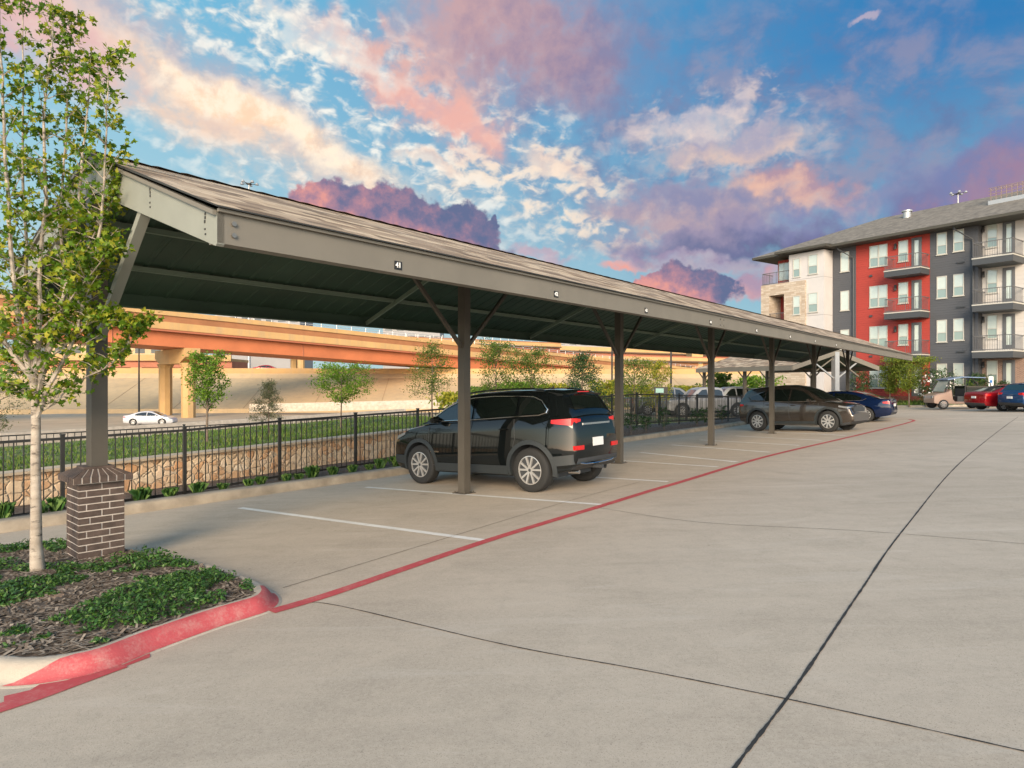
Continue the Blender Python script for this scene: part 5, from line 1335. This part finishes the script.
# foreground maple
def fg_tree():
    base = P(37, 569, .12); rg = random.Random(21)
    root = empty('maple_tree', base, 0, 'young multi-stemmed tree with pale bark and green leaves left of the brick pillar', 'tree')
    def W(px, py, dz=0.): q = PZ(px, py, base.y+dz); return q-base
    tb = MB()
    tr = [W(38, 574), W(36, 545), W(36, 500), W(35.5, 460), W(36, 425), W(35, 395), W(33, 372)]
    tb.tube(tr, [.066, .050, .043, .040, .038, .036, .034], 12); 
    stems = [([(35, 400), (46, 360), (60, 310), (72, 250), (80, 190), (86, 120), (90, 60)], .3, .030), ([(34, 385), (22, 340), (14, 280), (8, 200), (4, 120), (0, 30), (-2, -60)], -.2, .028),
             ([(34, 375), (40, 330), (40, 270), (46, 200), (44, 120), (52, 40), (50, -40)], .1, .026), ([(36, 420), (50, 385), (70, 350), (84, 300), (98, 240), (104, 180), (107, 110), (108, 55)], -.1, .024),
             ([(34, 380), (10, 350), (-20, 300), (-40, 220), (-60, 120), (-70, 0)], .2, .026), ([(36, 415), (52, 404), (80, 380), (105, 368), (128, 345), (148, 318)], .1, .011),
             ([(36, 412), (22, 385), (5, 360), (-20, 345)], .3, .012), ([(36, 370), (58, 335), (66, 290), (60, 220), (66, 140), (70, 60), (72, 20)], .35, .022), ([(34, 372), (26, 320), (26, 240), (22, 160), (24, 70), (20, -30)], .4, .022),
             ([(46, 360), (72, 340), (92, 322), (118, 322), (134, 330)], -.15, .010), ([(60, 310), (78, 270), (95, 232), (112, 200), (118, 170)], .15, .012), ([(34, 395), (12, 392), (-10, 395)], .1, .009), ([(40, 330), (70, 300), (100, 262), (118, 250)], -.3, .010)]
    lb = MB(); twigs = []
    for pts, off, r0 in stems:
        n = len(pts); pp = [W(x, y, off*i/(n-1)*1.0) for i, (x, y) in enumerate(pts)]; pp = smooth_path(pp, 4)
        pp = [p+Vector((rg.uniform(-1, 1), rg.uniform(-1, 1), 0))*.008 for p in pp]
        m = len(pp); lb.tube(pp, [r0*(1-.85*i/(m-1)) for i in range(m)], 7)
        for i in range(3, m):
            for _ in range(3):
                a = rg.uniform(0, 6.28); l = rg.uniform(.12, .42)*(1.1 if i < m*.7 else .55)
                if r0 < .013: l *= .55
                e = pp[i]+Vector((cos(a)*l, sin(a)*l, l*rg.uniform(.1, 1.0)))
                if 512+F*(base.x+e.x)/(base.y+e.y) > 137 and e.z+base.z > 1.6: e = pp[i].lerp(e, .3)
                mid = pp[i].lerp(e, .5)+Vector((0, 0, .02)); lb.tube([pp[i], mid, e], [.0055, .0035, .0018], 4, 0, False)
                twigs += [(pp[i], mid, e)]
    tb.build('trunk', 'bark', root); lb.build('limbs', 'bark', root)
    cb = MB()
    for (a, m, e) in twigs:
        k = rg.choice((10, 13, 17, 21))
        z = (a.z+base.z)
        if z < 1.75: k = max(1, int(k*.6))
        for j in range(k):
            t = rg.uniform(.25, 1.08); c = a.lerp(m, t*2) if t < .5 else m.lerp(e, t*2-1)
            leafmesh(cb, c+Vector((rg.gauss(0, .035), rg.gauss(0, .035), rg.gauss(-.01, .03))), rg.uniform(.040, .078), rg, 'maple', .5)
    cb.build('crown', LF, root, recalc=False)
fg_tree()
def onlawn(px, u):
    r = (px-512)/F; bx, by = u*UX, u*UY; v = (r*by-bx)/(VX-r*VY); x, y = bx+v*VX, by+v*VY; return Vector((x, y, terr(u, v)))
def top_h(px, u, ytop): q = onlawn(px, u); return HC+(HY-ytop)*q.y/F-q.z
GT = 'young trees on the grass above the stone wall'
T = lambda *a, **k: tree(*a, **k)
def lt(px, u, ytop, rc, z0, label, **k):
    q = onlawn(px, u); H = top_h(px, u, ytop); tree(k.pop('name', 'young_tree'), q, H, rc, z0*H, label, group=GT, **k)
lt(207, -14.6, 349, .50, .33, 'narrow upright young tree with mid green leaves in front of the bridge column', lm=LG, n=4000, ls=.06, seed=3, shape='column', limbs=20, trunk_r=.03)
lt(269, -15.4, 374, .44, .25, 'small dusty grey green tree between the narrow tree and the bright round tree', lm=LO, n=5200, ls=.035, seed=5, shape='cone', limbs=18, trunk_r=.02)
lt(341, -15.2, 362, .78, .40, 'small round-headed bright green tree seen under the carport', lm=LG, n=5000, ls=.06, seed=7, shape='round', limbs=16, trunk_r=.025)
lt(432, -15.6, 334, .95, .30, 'tall sparse airy young tree left of the nearest free post', lm=LM_, n=4200, ls=.06, seed=9, shape='cone', limbs=26, trunk_r=.03)
lt(496, -16.0, 338, .85, .28, 'sparse tree just right of the nearest free post, above the black SUV bonnet', lm=LM_, n=4200, ls=.075, seed=11, shape='column', limbs=22, trunk_r=.035)
lt(532, -16.2, 346, 1.0, .25, 'leafy young tree above the middle of the black SUV roof', lm=LM_, n=4800, ls=.08, seed=13, shape='column', limbs=22, trunk_r=.035)
lt(582, -16.5, 344, 1.35, .1, 'dense dark green conical tree above the tail of the black SUV', lm=LD, n=7000, ls=.09, seed=15, shape='cone', limbs=30, trunk_r=.05)
lt(634, -17.5, 358, 1.3, .1, 'pale green tree just right of the third post', lm=LM_, n=3600, ls=.10, seed=17, shape='column', limbs=20, trunk_r=.05)
lt(657, -18, 359, 1.1, .1, 'narrow yellow green tree beside the slim dark pole', lm=LY, n=4600, ls=.10, seed=19, shape='column', limbs=20, trunk_r=.05)
q = onlawn(4, -14.5); tree('young_tree', onlawn(-6, -14.5), 2.2, .62, .7, 'grey green shrub-like tree at the left edge behind the maple trunk', group=GT, lm=LO, n=2400, ls=.04, seed=23, shape='round', limbs=18, trunk_r=.025)
GB = 'yellow green bushes at the freeway edge'
rb = random.Random(31)
for i, (px, ytop, Z, rc, lm) in enumerate([(456, 392, 42, 1.4, LY), (482, 387, 46, 1.5, LM_), (515, 383, 44, 1.8, LG), (548, 384, 48, 1.7, LY), (606, 380, 50, 1.5, LY), (690, 386, 58, 1.8, LY), (640, 385, 52, 1.6, LY), (722, 384, 60, 1.8, LM_), (720, 370, 52, 1.0, LM_), (754, 376, 55, 1.9, LG)]):
    q = PZ(px, ytop, Z); g = g0(q.x, q.y)
    lab = ['low yellow bush left of the nearest free post', 'mid green bush right behind the nearest free post', 'broad bright bush behind the black SUV bonnet', 'yellow bush behind the black SUV roof', 'yellow bush left of the third post', 'yellow bush left of the white pickups', 'yellow bush right of the third post', 'mid green bush above the white pickups', 'upright green bush right beside the fourth post', 'light green bush behind the bronze crossover under the small carport'][i]
    tree('bush', (q.x, q.y, g), q.z-g, rc, .2, lab, 'bush', lm=lm, n=1500, ls=.28, seed=40+i, shape='round', limbs=18, group=GB, trunk_r=.06)
# building side planting
def bt(px, ytop, Z, rc, label, lm, n, ls, shape, z0=.2, name='shrub', cat='shrub', seed=1, gz=None):
    q = PZ(px, ytop, Z); g = lotz(q.x, q.y)+.12 if gz is None else gz
    return tree(name, (q.x, q.y, g), q.z-g, rc, z0*(q.z-g), label, cat, lm=lm, n=n, ls=ls, seed=seed, shape=shape, limbs=22, trunk_r=.05)
bt(909, 357, 48.2, 1.55, 'light green spreading tree in front of the red siding', leafmat('leaf_crepe', [(.10, .16, .02), (.16, .22, .03), (.25, .28, .035)]), 6500, .13, 'vase', .3, 'small_tree', 'tree', 61)
bt(890, 366, 50, 1.1, 'smaller light green tree behind the end of the long carport', MATS['leaf_crepe'], 3500, .13, 'vase', .3, 'small_tree', 'tree', 62)
t = bt(937, 367, 46.6, 1.3, 'dark bush with white blossoms behind the shuttle cart', LD, 2600, .11, 'round', .1, 'flowering_bush', 'bush', 63)
def blossoms(root, H, rc, n, seed):
    rg = random.Random(seed); b = MB()
    for i in range(n):
        a = rg.uniform(0, 6.28); z = rg.uniform(.25, .98); rr_ = rc*sqrt(max(.1, 1-(2*z-1)**2))*rg.uniform(.7, 1.1); leafmesh(b, Vector((cos(a)*rr_, sin(a)*rr_, H*z)), rg.uniform(.10, .18), rg, 'x')
    b.build('blossom', mat('blossom_white', (.75, .72, .70), .6), root, recalc=False)
blossoms(t, 2.3, 1.3, 130, 3)
t = bt(862, 368, 52, 1.0, 'dark bush with a few blossoms beyond the dark blue sedan', LD, 2200, .12, 'round', .1, 'flowering_bush', 'bush', 64); blossoms(t, 1.9, .9, 22, 4)
bt(981, 372, 46.6, .85, 'rounded green bush between the shuttle cart and the red sedan', LM_ if False else LD, 1500, .12, 'round', .2, 'bush', 'bush', 65)
bt(975, 373, 46.9, .55, 'small bright green bush beside the small white sign', LG, 900, .1, 'round', .2, 'bush', 'bush', 66)
bt(926, 385, 47.2, .5, 'low round shrub under the light green spreading tree', LD, 900, .1, 'round', .1, 'bush', 'bush', 67)
bt(958, 387, 47.2, .45, 'low shrub just behind the shuttle cart roof', LD, 800, .1, 'round', .1, 'bush', 'bush', 68)
bt(1004, 380, 45.9, .7, 'low dark shrub between the small sign and the red sedan', LD, 1000, .1, 'round', .1, 'bush', 'bush', 69)
# small sign by the building
def sign(px, y0, y1, Z, label, face, mark):
    a = PZ(px, y0, Z); h = (y1-y0)*Z/F; g = lotz(a.x, a.y)+.1; root = empty('parking_sign', (a.x, a.y, g), 0, label, 'sign')
    b = MB(); b.tube([(0, .03, 0), (0, .03, a.z-g)], .025, 6); b.build('sign_post', 'galv', root); w = h*.42
    b = MB(); b.b2((-w/2, -.01, a.z-g-h), (w/2, .015, a.z-g)); p = b.build('sign_plate', face, root)
    if mark:
        b = MB(); z = a.z-g-h*.45; b.b2((-w*.32, -.014, z-w*.32), (w*.32, -.011, z+w*.32)); b.build('blue_symbol', mat('sign_blue', (.02, .12, .35), .4), p)
sign(991, 376.5, 387.5, 44.6, 'small white parking sign with a blue square beside the green bush', 'platew', True)
def teal_sign():
    a = PZ(661, 388, 34); g = g0(a.x, a.y); root = empty('notice_board', (a.x, a.y, g), 0, 'small dark notice board with a pale teal panel behind the fence', 'sign')
    b = MB(); b.b2((-.35, 0, a.z-g-.32), (.35, .06, a.z-g+.05)); b.build('board', 'black', root); b = MB(); b.b2((-.28, -.01, a.z-g-.25), (.14, -.002, a.z-g-.02)); b.build('panel', mat('teal', (.25, .42, .38), .4), root)
    b = MB()
    for s in (-.3, .3): b.tube([(s, .03, 0), (s, .03, a.z-g)], .03, 6)
    b.build('sign_post', 'black', root)
teal_sign()

# shrubs in the planting bed along the fence
GS = 'small dark shrubs planted between the kerb and the black fence'
for i, (px, py, h) in enumerate([(595, 438, .85), (610, 436, .7), (631, 435, .75), (646, 434, .6), (664, 431.5, .95), (697, 427, .75), (705, 426, .8), (722, 423, .85), (746, 419, .7), (579, 444, .6)]):
    r = (px-512)/F; u = -11.25; v = (r*u*UY-u*UX)/(VX-r*VY); q = UV_(u, v, strip_z(u, v))
    place_ = ['tall narrow shrub left of the third post base', 'shrub partly behind the third post', 'spindly shrub just right of the third post', 'low rounded shrub right of the third post', 'largest bushy shrub midway between the third and fourth posts', 'sparse shrub left of the fourth post', 'shrub just left of the fourth post', 'upright dark shrub right of the fourth post', 'shrub by the tail of the bronze crossover', 'shrub behind the tail of the black SUV'][i]
    tree('shrub', q, h, .24+.05*(i % 3), .05, place_, 'shrub', group=GS, lm=LD, n=520, ls=.06, seed=80+i, shape='column', limbs=12, trunk_r=.012)
# grass clumps (liriope) along the fence
def clump_mesh(seed):
    rg = random.Random(seed); b = MB()
    for i in range(190):
        a = rg.uniform(0, 6.28); l = rg.uniform(.16, .36); o_ = Vector((rg.gauss(0, .045), rg.gauss(0, .045), 0)); d = Vector((cos(a), sin(a), 0)); sp = rg.uniform(.1, .6)
        p0 = o_; p1 = o_+d*l*sp*.45+Vector((0, 0, l*.75)); p2 = o_+d*l*sp+Vector((0, 0, l*(.95-sp*.45))); w = d.cross(Vector((0, 0, 1)))*.0032
        b.add([p0-w, p0+w, p1+w*.8, p2, p1-w*.8], [(0, 1, 2, 3, 4)])
    me = bpy.data.meshes.new('grass_clump'); me.from_pydata(b.v, [], b.f); me.materials.append(GRB); return me
cms = [clump_mesh(i) for i in range(4)]
k = 0; rg = random.Random(77); v = 1.2
while v < 13.2:
    for dd in (0,):
        u = -11.22+rg.uniform(-.08, .06); o = bpy.data.objects.new('grass_clump', cms[k % 4]); C.objects.link(o); o.location = UV_(u, v, strip_z(u, v)); s = rg.uniform(.5, .9); o.scale = (s, s, s*rg.uniform(.85, 1.15)); o.rotation_euler = (0, 0, rg.uniform(0, 6))
        tag(o, 'dark green tuft of grass-like leaves in the row between the kerb and the black fence', 'grass tuft', 'grass tufts along the black fence'); k += 1
    v += rg.choice((.22, .3, .4, .5))
# grass blades on the lawn (uncountable)
def grass():
    rg = random.Random(5); b = MB()
    for i in range(26000):
        v = rg.uniform(-1, 26); u = -12.97-5.6*rg.random()**1.3
        x, y = u*UX+v*VX, u*UY+v*VY
        if y < 8 or abs(x/y) > .85: continue
        h = rg.uniform(.03, .10)*(1.5 if sin(u*3+v*1.7)+sin(v*.9) > .6 else 1); a = rg.uniform(0, 6.28); w = Vector((cos(a), sin(a), 0))*.012; c = Vector((x, y, terr(u, v)+.01)); t = Vector((rg.gauss(0, .03), rg.gauss(0, .03), h))
        b.add([c-w, c+w, c+t], [(0, 1, 2)])
    o = b.build('grass', GR, recalc=False); tag(o, 'bright green grass above the stone wall', 'grass', kind='stuff')
grass()
def lawn_grass_far():
    rg = random.Random(6); b = MB(); kk = smooth_path(k0, 4)
    for i in range(9000):
        p = rg.choice(kk)+Vector((rg.uniform(-1.2, 1.2), rg.uniform(-.8, .8), 0)); o_ = .5+rg.random()**1.5*5; c = p+Vector((BI.x, BI.y, 0))*o_; c.z = .13+lotz(p.x, p.y)*(1-min(1, o_/3))
        if abs(c.x/c.y) > .85: continue
        a = rg.uniform(0, 6.28); w = Vector((cos(a), sin(a), 0))*.035; b.add([c-w, c+w, c+Vector((rg.gauss(0, .04), rg.gauss(0, .04), rg.uniform(.08, .22)))], [(0, 1, 2)])
    tag(b.build('grass', GR, recalc=False), 'grass strip in front of the apartment building', 'grass', kind='stuff')
lawn_grass_far()
# ground cover on the island
def inside(poly, x, y):
    c = False; j = len(poly)-1
    for i in range(len(poly)):
        if (poly[i].y > y) != (poly[j].y > y) and x < (poly[j].x-poly[i].x)*(y-poly[i].y)/(poly[j].y-poly[i].y)+poly[i].x: c = not c
        j = i
    return c
from mathutils import noise as mn
def cover():
    rg = random.Random(9); b = MB(); lit = MB(); n = 0
    xs = [p.x for p in isl]; ys = [p.y for p in isl]
    for i in range(60000):
        x, y = rg.uniform(-7, max(xs)), rg.uniform(min(ys), max(ys))
        if not inside(isl, x, y): continue
        px = 512+F*x/y; z0 = lotz(x, y)+.10; py = HY+(HC-z0)*F/y
        if px < -60: continue
        # greenery patches: low band in the middle-front and a small one at the back left
        m = mn.noise(Vector((x*1.3, y*1.3, 0)))+.6*mn.noise(Vector((x*4, y*4, 3)))
        dens = .2
        pj = py+(px-120)*.08+34*mn.noise(Vector((x*1.1+5, y*1.1, 7)))
        if 560 < pj < 652: dens = .66+.45*mn.noise(Vector((x*2.2, y*2.2, 11)))
        if py < 556 and px < 92 and py > 534: dens = .5
        if px > 205: dens = .35
        if abs(x-AX.x) < .5 and abs(y-AX.y) < .5: dens = .0
        if m+dens*1.15 < .52: 
            if rg.random() < .35:
                a = rg.uniform(0, 6.28); l = rg.uniform(.02, .06); w = rg.uniform(.004, .011); d = Vector((cos(a), sin(a), rg.uniform(-.2, .3))); s = Vector((-sin(a), cos(a), 0))*w; c = Vector((x, y, z0+.012))
                lit.add([c-d*l-s, c-d*l+s, c+d*l+s, c+d*l-s], [(0, 1, 2, 3)])
            continue
        h = rg.random()**1.5*.085*(.5+m)
        leafmesh(b, Vector((x, y, z0+.015+max(0, h))), rg.uniform(.025, .05), rg, 'oval', 1.6); n += 1
    tag(b.build('ground_cover', LC, recalc=False), 'low green trailing ground cover on the island bed', 'ground cover', kind='stuff')
    tag(lit.build('mulch_chips', leafmat('chip', [(.06, .042, .03), (.12, .09, .065), (.22, .17, .13), (.34, .28, .22)], .0, .9), recalc=False), 'shredded bark mulch on the island bed', 'mulch', kind='stuff')
cover()
# distant tree line
def far_line():
    rg = random.Random(90); b = MB()
    for i in range(9000):
        a = rg.uniform(-.95, .95); Z = rg.uniform(330, 420); x = a*Z; h = (3+6*abs(mn.noise(Vector((x*.012, 0, 0))))+2*abs(mn.noise(Vector((x*.05, 3, 0)))))*rg.random()**.5
        leafmesh(b, Vector((x, Z, -1+h)), rg.uniform(2, 4), rg, 'x')
    tag(b.build('distant_trees', LD, recalc=False), 'dark line of far trees on the horizon', 'tree line', kind='stuff')
far_line()
# ================================================================= LIGHT, SKY, CAMERA
SUN_EL = 21.0; SD = Vector((-.10, -1.0)).normalized()      # towards the sun
sl = bpy.data.lights.new('sun', 'SUN'); sl.energy = SUNE = 2.15; sl.angle = R(28); sl.color = (1, .79, .54)
so = bpy.data.objects.new('sun', sl); C.objects.link(so)
dv = Vector((SD.x*cos(R(SUN_EL)), SD.y*cos(R(SUN_EL)), sin(R(SUN_EL)))); so.rotation_euler = dv.to_track_quat('Z', 'Y').to_euler()

w = bpy.data.worlds.new('World'); bpy.context.scene.world = w; w.use_nodes = True; t = NT(w.node_tree)
bg = w.node_tree.nodes['Background']
sky = t.new('ShaderNodeTexSky', sky_type='NISHITA'); sky.sun_disc = False; sky.sun_elevation = R(SUN_EL); sky.sun_rotation = atan2(SD.x, SD.y)
sky.air_density = 1.0; sky.dust_density = .6; sky.ozone_density = 2.0
tc = t.new('ShaderNodeTexCoord'); sep = t.new('ShaderNodeSeparateXYZ'); t.l.new(tc.outputs['Generated'], sep.inputs[0])
DX, DY, DZ = sep.outputs
az = t.math('ARCTAN2', DX, DY); el = t.math('ARCSINE', DZ)
def AE(px, py):
    d = Vector(((px-512)/F, 1, (HY-py)/F)).normalized(); return atan2(d.x, d.y), math.asin(d.z)
# layer coordinates: directions meeting a flat cloud deck, so that clouds shrink toward the horizon
deckv = t.new('ShaderNodeCombineXYZ'); dz_ = t.math('MAXIMUM', t.math('ADD', DZ, .12), .03)
t.l.new(t.math('DIVIDE', DX, dz_), deckv.inputs[0]); t.l.new(t.math('DIVIDE', DY, dz_), deckv.inputs[1])
dk = deckv.outputs[0]
angv = t.new('ShaderNodeCombineXYZ'); t.l.new(az, angv.inputs[0]); t.l.new(el, angv.inputs[1]); av = angv.outputs[0]
W1 = t.noise(av, 9, 4, .6, 0, 1); W2_ = t.noise(av, 30, 4, .6, 0, 1)
s1 = t.new('ShaderNodeSeparateXYZ'); t.l.new(W1, s1.inputs[0]); s2 = t.new('ShaderNodeSeparateXYZ'); t.l.new(W2_, s2.inputs[0])
def warp(c, i, a=.09, b=.035): 
    return t.math('ADD', c, t.math('ADD', t.math('MULTIPLY', t.math('SUBTRACT', s1.outputs[i], .5), a), t.math('MULTIPLY', t.math('SUBTRACT', s2.outputs[i], .5), b)))
azw, elw = warp(az, 0), warp(el, 1)
azs, els = warp(az, 0, .17, .06), warp(el, 1, .13, .05)
nz = {}
def N_(scale, detail=5, rough=.6, vec=None, key=''):
    detail = 5; scale = 6 if scale < 9 else 16; k = (scale, key)
    if k not in nz: nz[k] = t.noise(vec or av, scale, detail, rough)
    return nz[k]
def blob(px, py, rx, ry, rot=0, soft=.6, strong=False, ax=None):
    """elliptic patch centred on a direction; rx, ry in pixels of view angle"""
    a0, e0 = AE(px, py); k = 1/F*cos(a0)**1.0; rx, ry = rx*k, ry*k
    A, E_ = (azs, els) if strong else (azw, elw)
    da = t.math('SUBTRACT', A, a0); de = t.math('SUBTRACT', E_, e0); c, s = cos(rot), sin(rot)
    u = t.math('DIVIDE', t.math('ADD', t.math('MULTIPLY', da, c), t.math('MULTIPLY', de, s)), rx)
    v = t.math('DIVIDE', t.math('SUBTRACT', t.math('MULTIPLY', de, c), t.math('MULTIPLY', da, s)), ry)
    d = t.math('SQRT', t.math('ADD', t.math('MULTIPLY', u, u), t.math('MULTIPLY', v, v)))
    return t.mr(d, 1-soft*.5, 1+soft*.5, 1, 0, True), u, v
def mul(*a):
    r = a[0]
    for q in a[1:]: r = t.math('MULTIPLY', r, q)
    return r
K = 1.0
# clear sky: Nishita, deeper toward the upper right as in the photograph
nis = t.mix(1.0, sky.outputs[0], (SKYK, SKYK, SKYK), 'MULTIPLY')
hs = t.new('ShaderNodeHueSaturation'); hs.inputs['Hue'].default_value = .485; hs.inputs['Saturation'].default_value = .75; t.l.new(nis, hs.inputs['Color'])
base = t.mix(t.mr(az, -.6, .55, 0, .92), t.mix(t.mr(el, 0, .5), (.48, .62, .62), (.17, .47, .66)), t.mix(t.mr(el, 0, .42), (.27, .50, .57), (.0, .15, .41)))
col = t.mix(t.mr(DY, -.1, .35, .0, .98), hs.outputs[0], base)
fwd = t.mr(DY, 0, .25)
def lay(c, mask, cc): return t.mix(t.math('MULTIPLY', mask, fwd, clamp=True), c, cc)
cirrus = t.noise(dk, 2.6, 6, .68, .4)
mpc = t.new('ShaderNodeMapping'); t.l.new(av, mpc.inputs[0]); mpc.inputs['Rotation'].default_value = (0, 0, .32); mpc.inputs['Scale'].default_value = (1, 1.55, 1)
cells = t.noise(mpc.outputs[0], 34, 3, .55, .35); mid_ = t.noise(mpc.outputs[0], 8, 5, .6, .3); lump = t.noise(av, 20, 6, .62, .2)
def th(n, lo, hi, a=0., b=1.): return t.mr(n, lo, hi, a, b, True)
cm = t.math('ADD', t.math('MULTIPLY', cells, .55), t.math('MULTIPLY', mid_, .45))     # broken cloudlets
lm_ = t.math('ADD', t.math('MULTIPLY', lump, .5), t.math('MULTIPLY', mid_, .5))
# faint lavender cirrus over the middle and right
m, u, v = blob(780, 135, 290, 115, -.1, 1.2, True)
col = lay(col, mul(m, th(lm_, .40, .60, .08, .78)), t.mix(th(mid_, .42, .6), (.13, .18, .35), (.27, .26, .38)))
# cream cloudlets from the upper left to the middle
m, u, v = blob(300, 90, 300, 95, -.30, .8, True)
col = lay(col, mul(m, th(cm, .435, .61, .0, .86)), t.mix(th(cells, .4, .65), (.78, .66, .55), (.95, .90, .80)))
m, u, v = blob(560, 190, 130, 42, -.45, .9, True)
col = lay(col, mul(m, th(cm, .475, .61, 0, .8)), (.86, .70, .56))
m, u, v = blob(715, 130, 90, 45, -.1, .9, True)
col = lay(col, mul(m, th(cm, .48, .61, 0, .65)), (.74, .60, .55))
# long streak at the left: lilac body, peach lower edge
m, u, v = blob(150, 62, 210, 40, -.36, .9)
col = lay(col, mul(m, th(lm_, .38, .56, .35, .92)), t.mix(t.mr(t.math('ADD', v, t.math('MULTIPLY', t.math('SUBTRACT', lump, .5), 2)), -.5, .5), (.84, .60, .46), (.46, .42, .48)))
m, u, v = blob(245, 108, 175, 17, -.34, 1.0)
col = lay(col, mul(m, th(lm_, .36, .56, .35, .97)), t.mix(th(lump, .4, .6), (.93, .64, .44), (.98, .82, .64)))
m, u, v = blob(45, 30, 90, 36, -.2, .9)
col = lay(col, mul(m, th(lm_, .4, .56, .3, .85)), (.70, .42, .42))
# mauve mass at the top with rose underside
m, u, v = blob(520, 40, 125, 55, -.22, .9, True)
col = lay(col, mul(m, th(lm_, .34, .52, .45, 1)), t.mix(t.mr(t.math('ADD', u, t.math('MULTIPLY', t.math('SUBTRACT', lump, .5), 3.5)), -.6, .9), (.52, .34, .36), (.26, .22, .34)))
m, u, v = blob(410, 78, 95, 30, -.45, .9, True)
col = lay(col, mul(m, th(lm_, .40, .56, .1, .95)), (.70, .42, .38))
m, u, v = blob(440, 105, 60, 12, -.3, .9, True)
col = lay(col, mul(m, .75), (.80, .42, .36))
for (px, py, rx, ry, rot, c1, c2, op) in [(735, 142, 70, 20, .1, (.72, .52, .44), (.42, .38, .47), .85), (690, 118, 50, 18, .2, (.82, .66, .58), (.55, .5, .55), .7), (690, 208, 85, 20, -.2, (.66, .46, .42), (.33, .31, .42), .9),
        (792, 190, 52, 20, -.15, (.84, .50, .36), (.42, .28, .34), .95), (740, 222, 130, 24, -.2, (.40, .31, .37), (.22, .23, .38), .75), (720, 243, 120, 16, -.05, (.15, .15, .28), (.30, .26, .38), .9),
        (860, 236, 110, 20, .12, (.085, .10, .20), (.16, .16, .30), .9), (965, 185, 110, 30, .42, (.36, .19, .25), (.20, .18, .34), .88), (1010, 150, 70, 32, .5, (.30, .21, .33), (.15, .22, .42), .7), (850, 205, 100, 18, .3, (.16, .19, .36), (.22, .24, .42), .6),
        (622, 264, 26, 5.5, .05, (.84, .34, .27), (.7, .4, .38), .95), (540, 254, 24, 6, -.1, (.60, .36, .42), (.5, .35, .42), .7), (740, 292, 50, 14, 0, (.66, .32, .33), (.42, .26, .36), .85), (690, 262, 90, 9, -.15, (.50, .34, .40), (.4, .3, .42), .6),
        (865, 18, 12, 4, 0, (.5, .42, .5), (.5, .4, .5), .7), (560, 165, 36, 9, -.4, (.90, .72, .58), (.8, .6, .5), .7), (430, 157, 36, 7, -.3, (.95, .80, .66), (.8, .6, .5), .7), (330, 40, 90, 14, -.3, (.95, .88, .76), (.8, .7, .65), .5)]:
    m, u, v = blob(px, py, rx, ry, rot, .8, ry > 12)
    col = lay(col, mul(m, th(lm_, .32, .50, .35*op, op)), t.mix(t.mr(t.math('ADD', v, t.math('MULTIPLY', t.math('SUBTRACT', lump, .5), 4)), -.7, .7), c1, c2))
# cumulus heaps standing above the carport roof
pf = t.noise(av, 48, 6, .6)
for gi, grp in enumerate([[(325, 196, 34, 20, 0), (368, 206, 44, 24, 0), (408, 214, 46, 26, -.1), (448, 224, 34, 20, -.1), (478, 236, 24, 10, -.1), (420, 236, 90, 16, -.15)], [(655, 280, 20, 12, .2), (684, 283, 30, 18, -.1), (712, 292, 24, 14, -.1), (690, 298, 44, 12, -.1)]]):
    tot = None; a0, e0 = AE(*((400, 215) if gi == 0 else (690, 285)))
    for (px, py, rx, ry, rot) in grp:
        m, u, v = blob(px, py, rx, ry, rot, .9); tot = m if tot is None else t.math('MAXIMUM', tot, m)
    m = th(t.math('ADD', tot, t.math('MULTIPLY', t.math('SUBTRACT', pf, .5), .9)), .30, .66)
    uu = t.math('DIVIDE', t.math('SUBTRACT', az, a0), (80 if gi == 0 else 40)/F); vv2 = t.math('DIVIDE', t.math('SUBTRACT', el, e0), 28/F)
    f = t.math('ADD', t.math('ADD', t.math('MULTIPLY', uu, .62), t.math('MULTIPLY', vv2, .42)), t.math('MULTIPLY', t.math('SUBTRACT', t.noise(av, 26, 6, .62), .5), 4.2))
    col = lay(col, m, t.ramp(t.mr(f, -1.5, .75), [(0, (.88, .36, .25)), (.3, (.68, .30, .28)), (.55, (.38, .22, .29)), (.8, (.19, .17, .28)), (1, (.12, .15, .27))]))
sc_ = t.new('ShaderNodeVectorMath', operation='SCALE'); t.l.new(col, sc_.inputs[0]); sc_.inputs['Scale'].default_value = WK/.1
t.l.new(sc_.outputs[0], bg.inputs['Color']); bg.inputs['Strength'].default_value = .1
w.cycles.sampling_method = 'MANUAL'; w.cycles.sample_map_resolution = 256
lo = t.mr(DZ, -.05, 0)
cam = bpy.data.cameras.new('camera'); co = bpy.data.objects.new('camera', cam); C.objects.link(co)
co.location = (0, 0, HC); co.rotation_euler = (pi/2, 0, 0); cam.sensor_width = 36; cam.lens = F/1024*36; cam.shift_y = -(HY-384)/1024*-1.0
cam.clip_end = 3000; cam.clip_start = .05
sc = bpy.context.scene; sc.camera = co
sc.view_settings.view_transform = 'Standard'; sc.view_settings.look = 'None'; sc.view_settings.exposure = EXPO; sc.view_settings.gamma = 1
sc.cycles.max_bounces = 6; sc.cycles.diffuse_bounces = 3; sc.cycles.glossy_bounces = 3; sc.cycles.transmission_bounces = 3; sc.cycles.use_denoising = True
sc.cycles.sample_clamp_indirect = 8
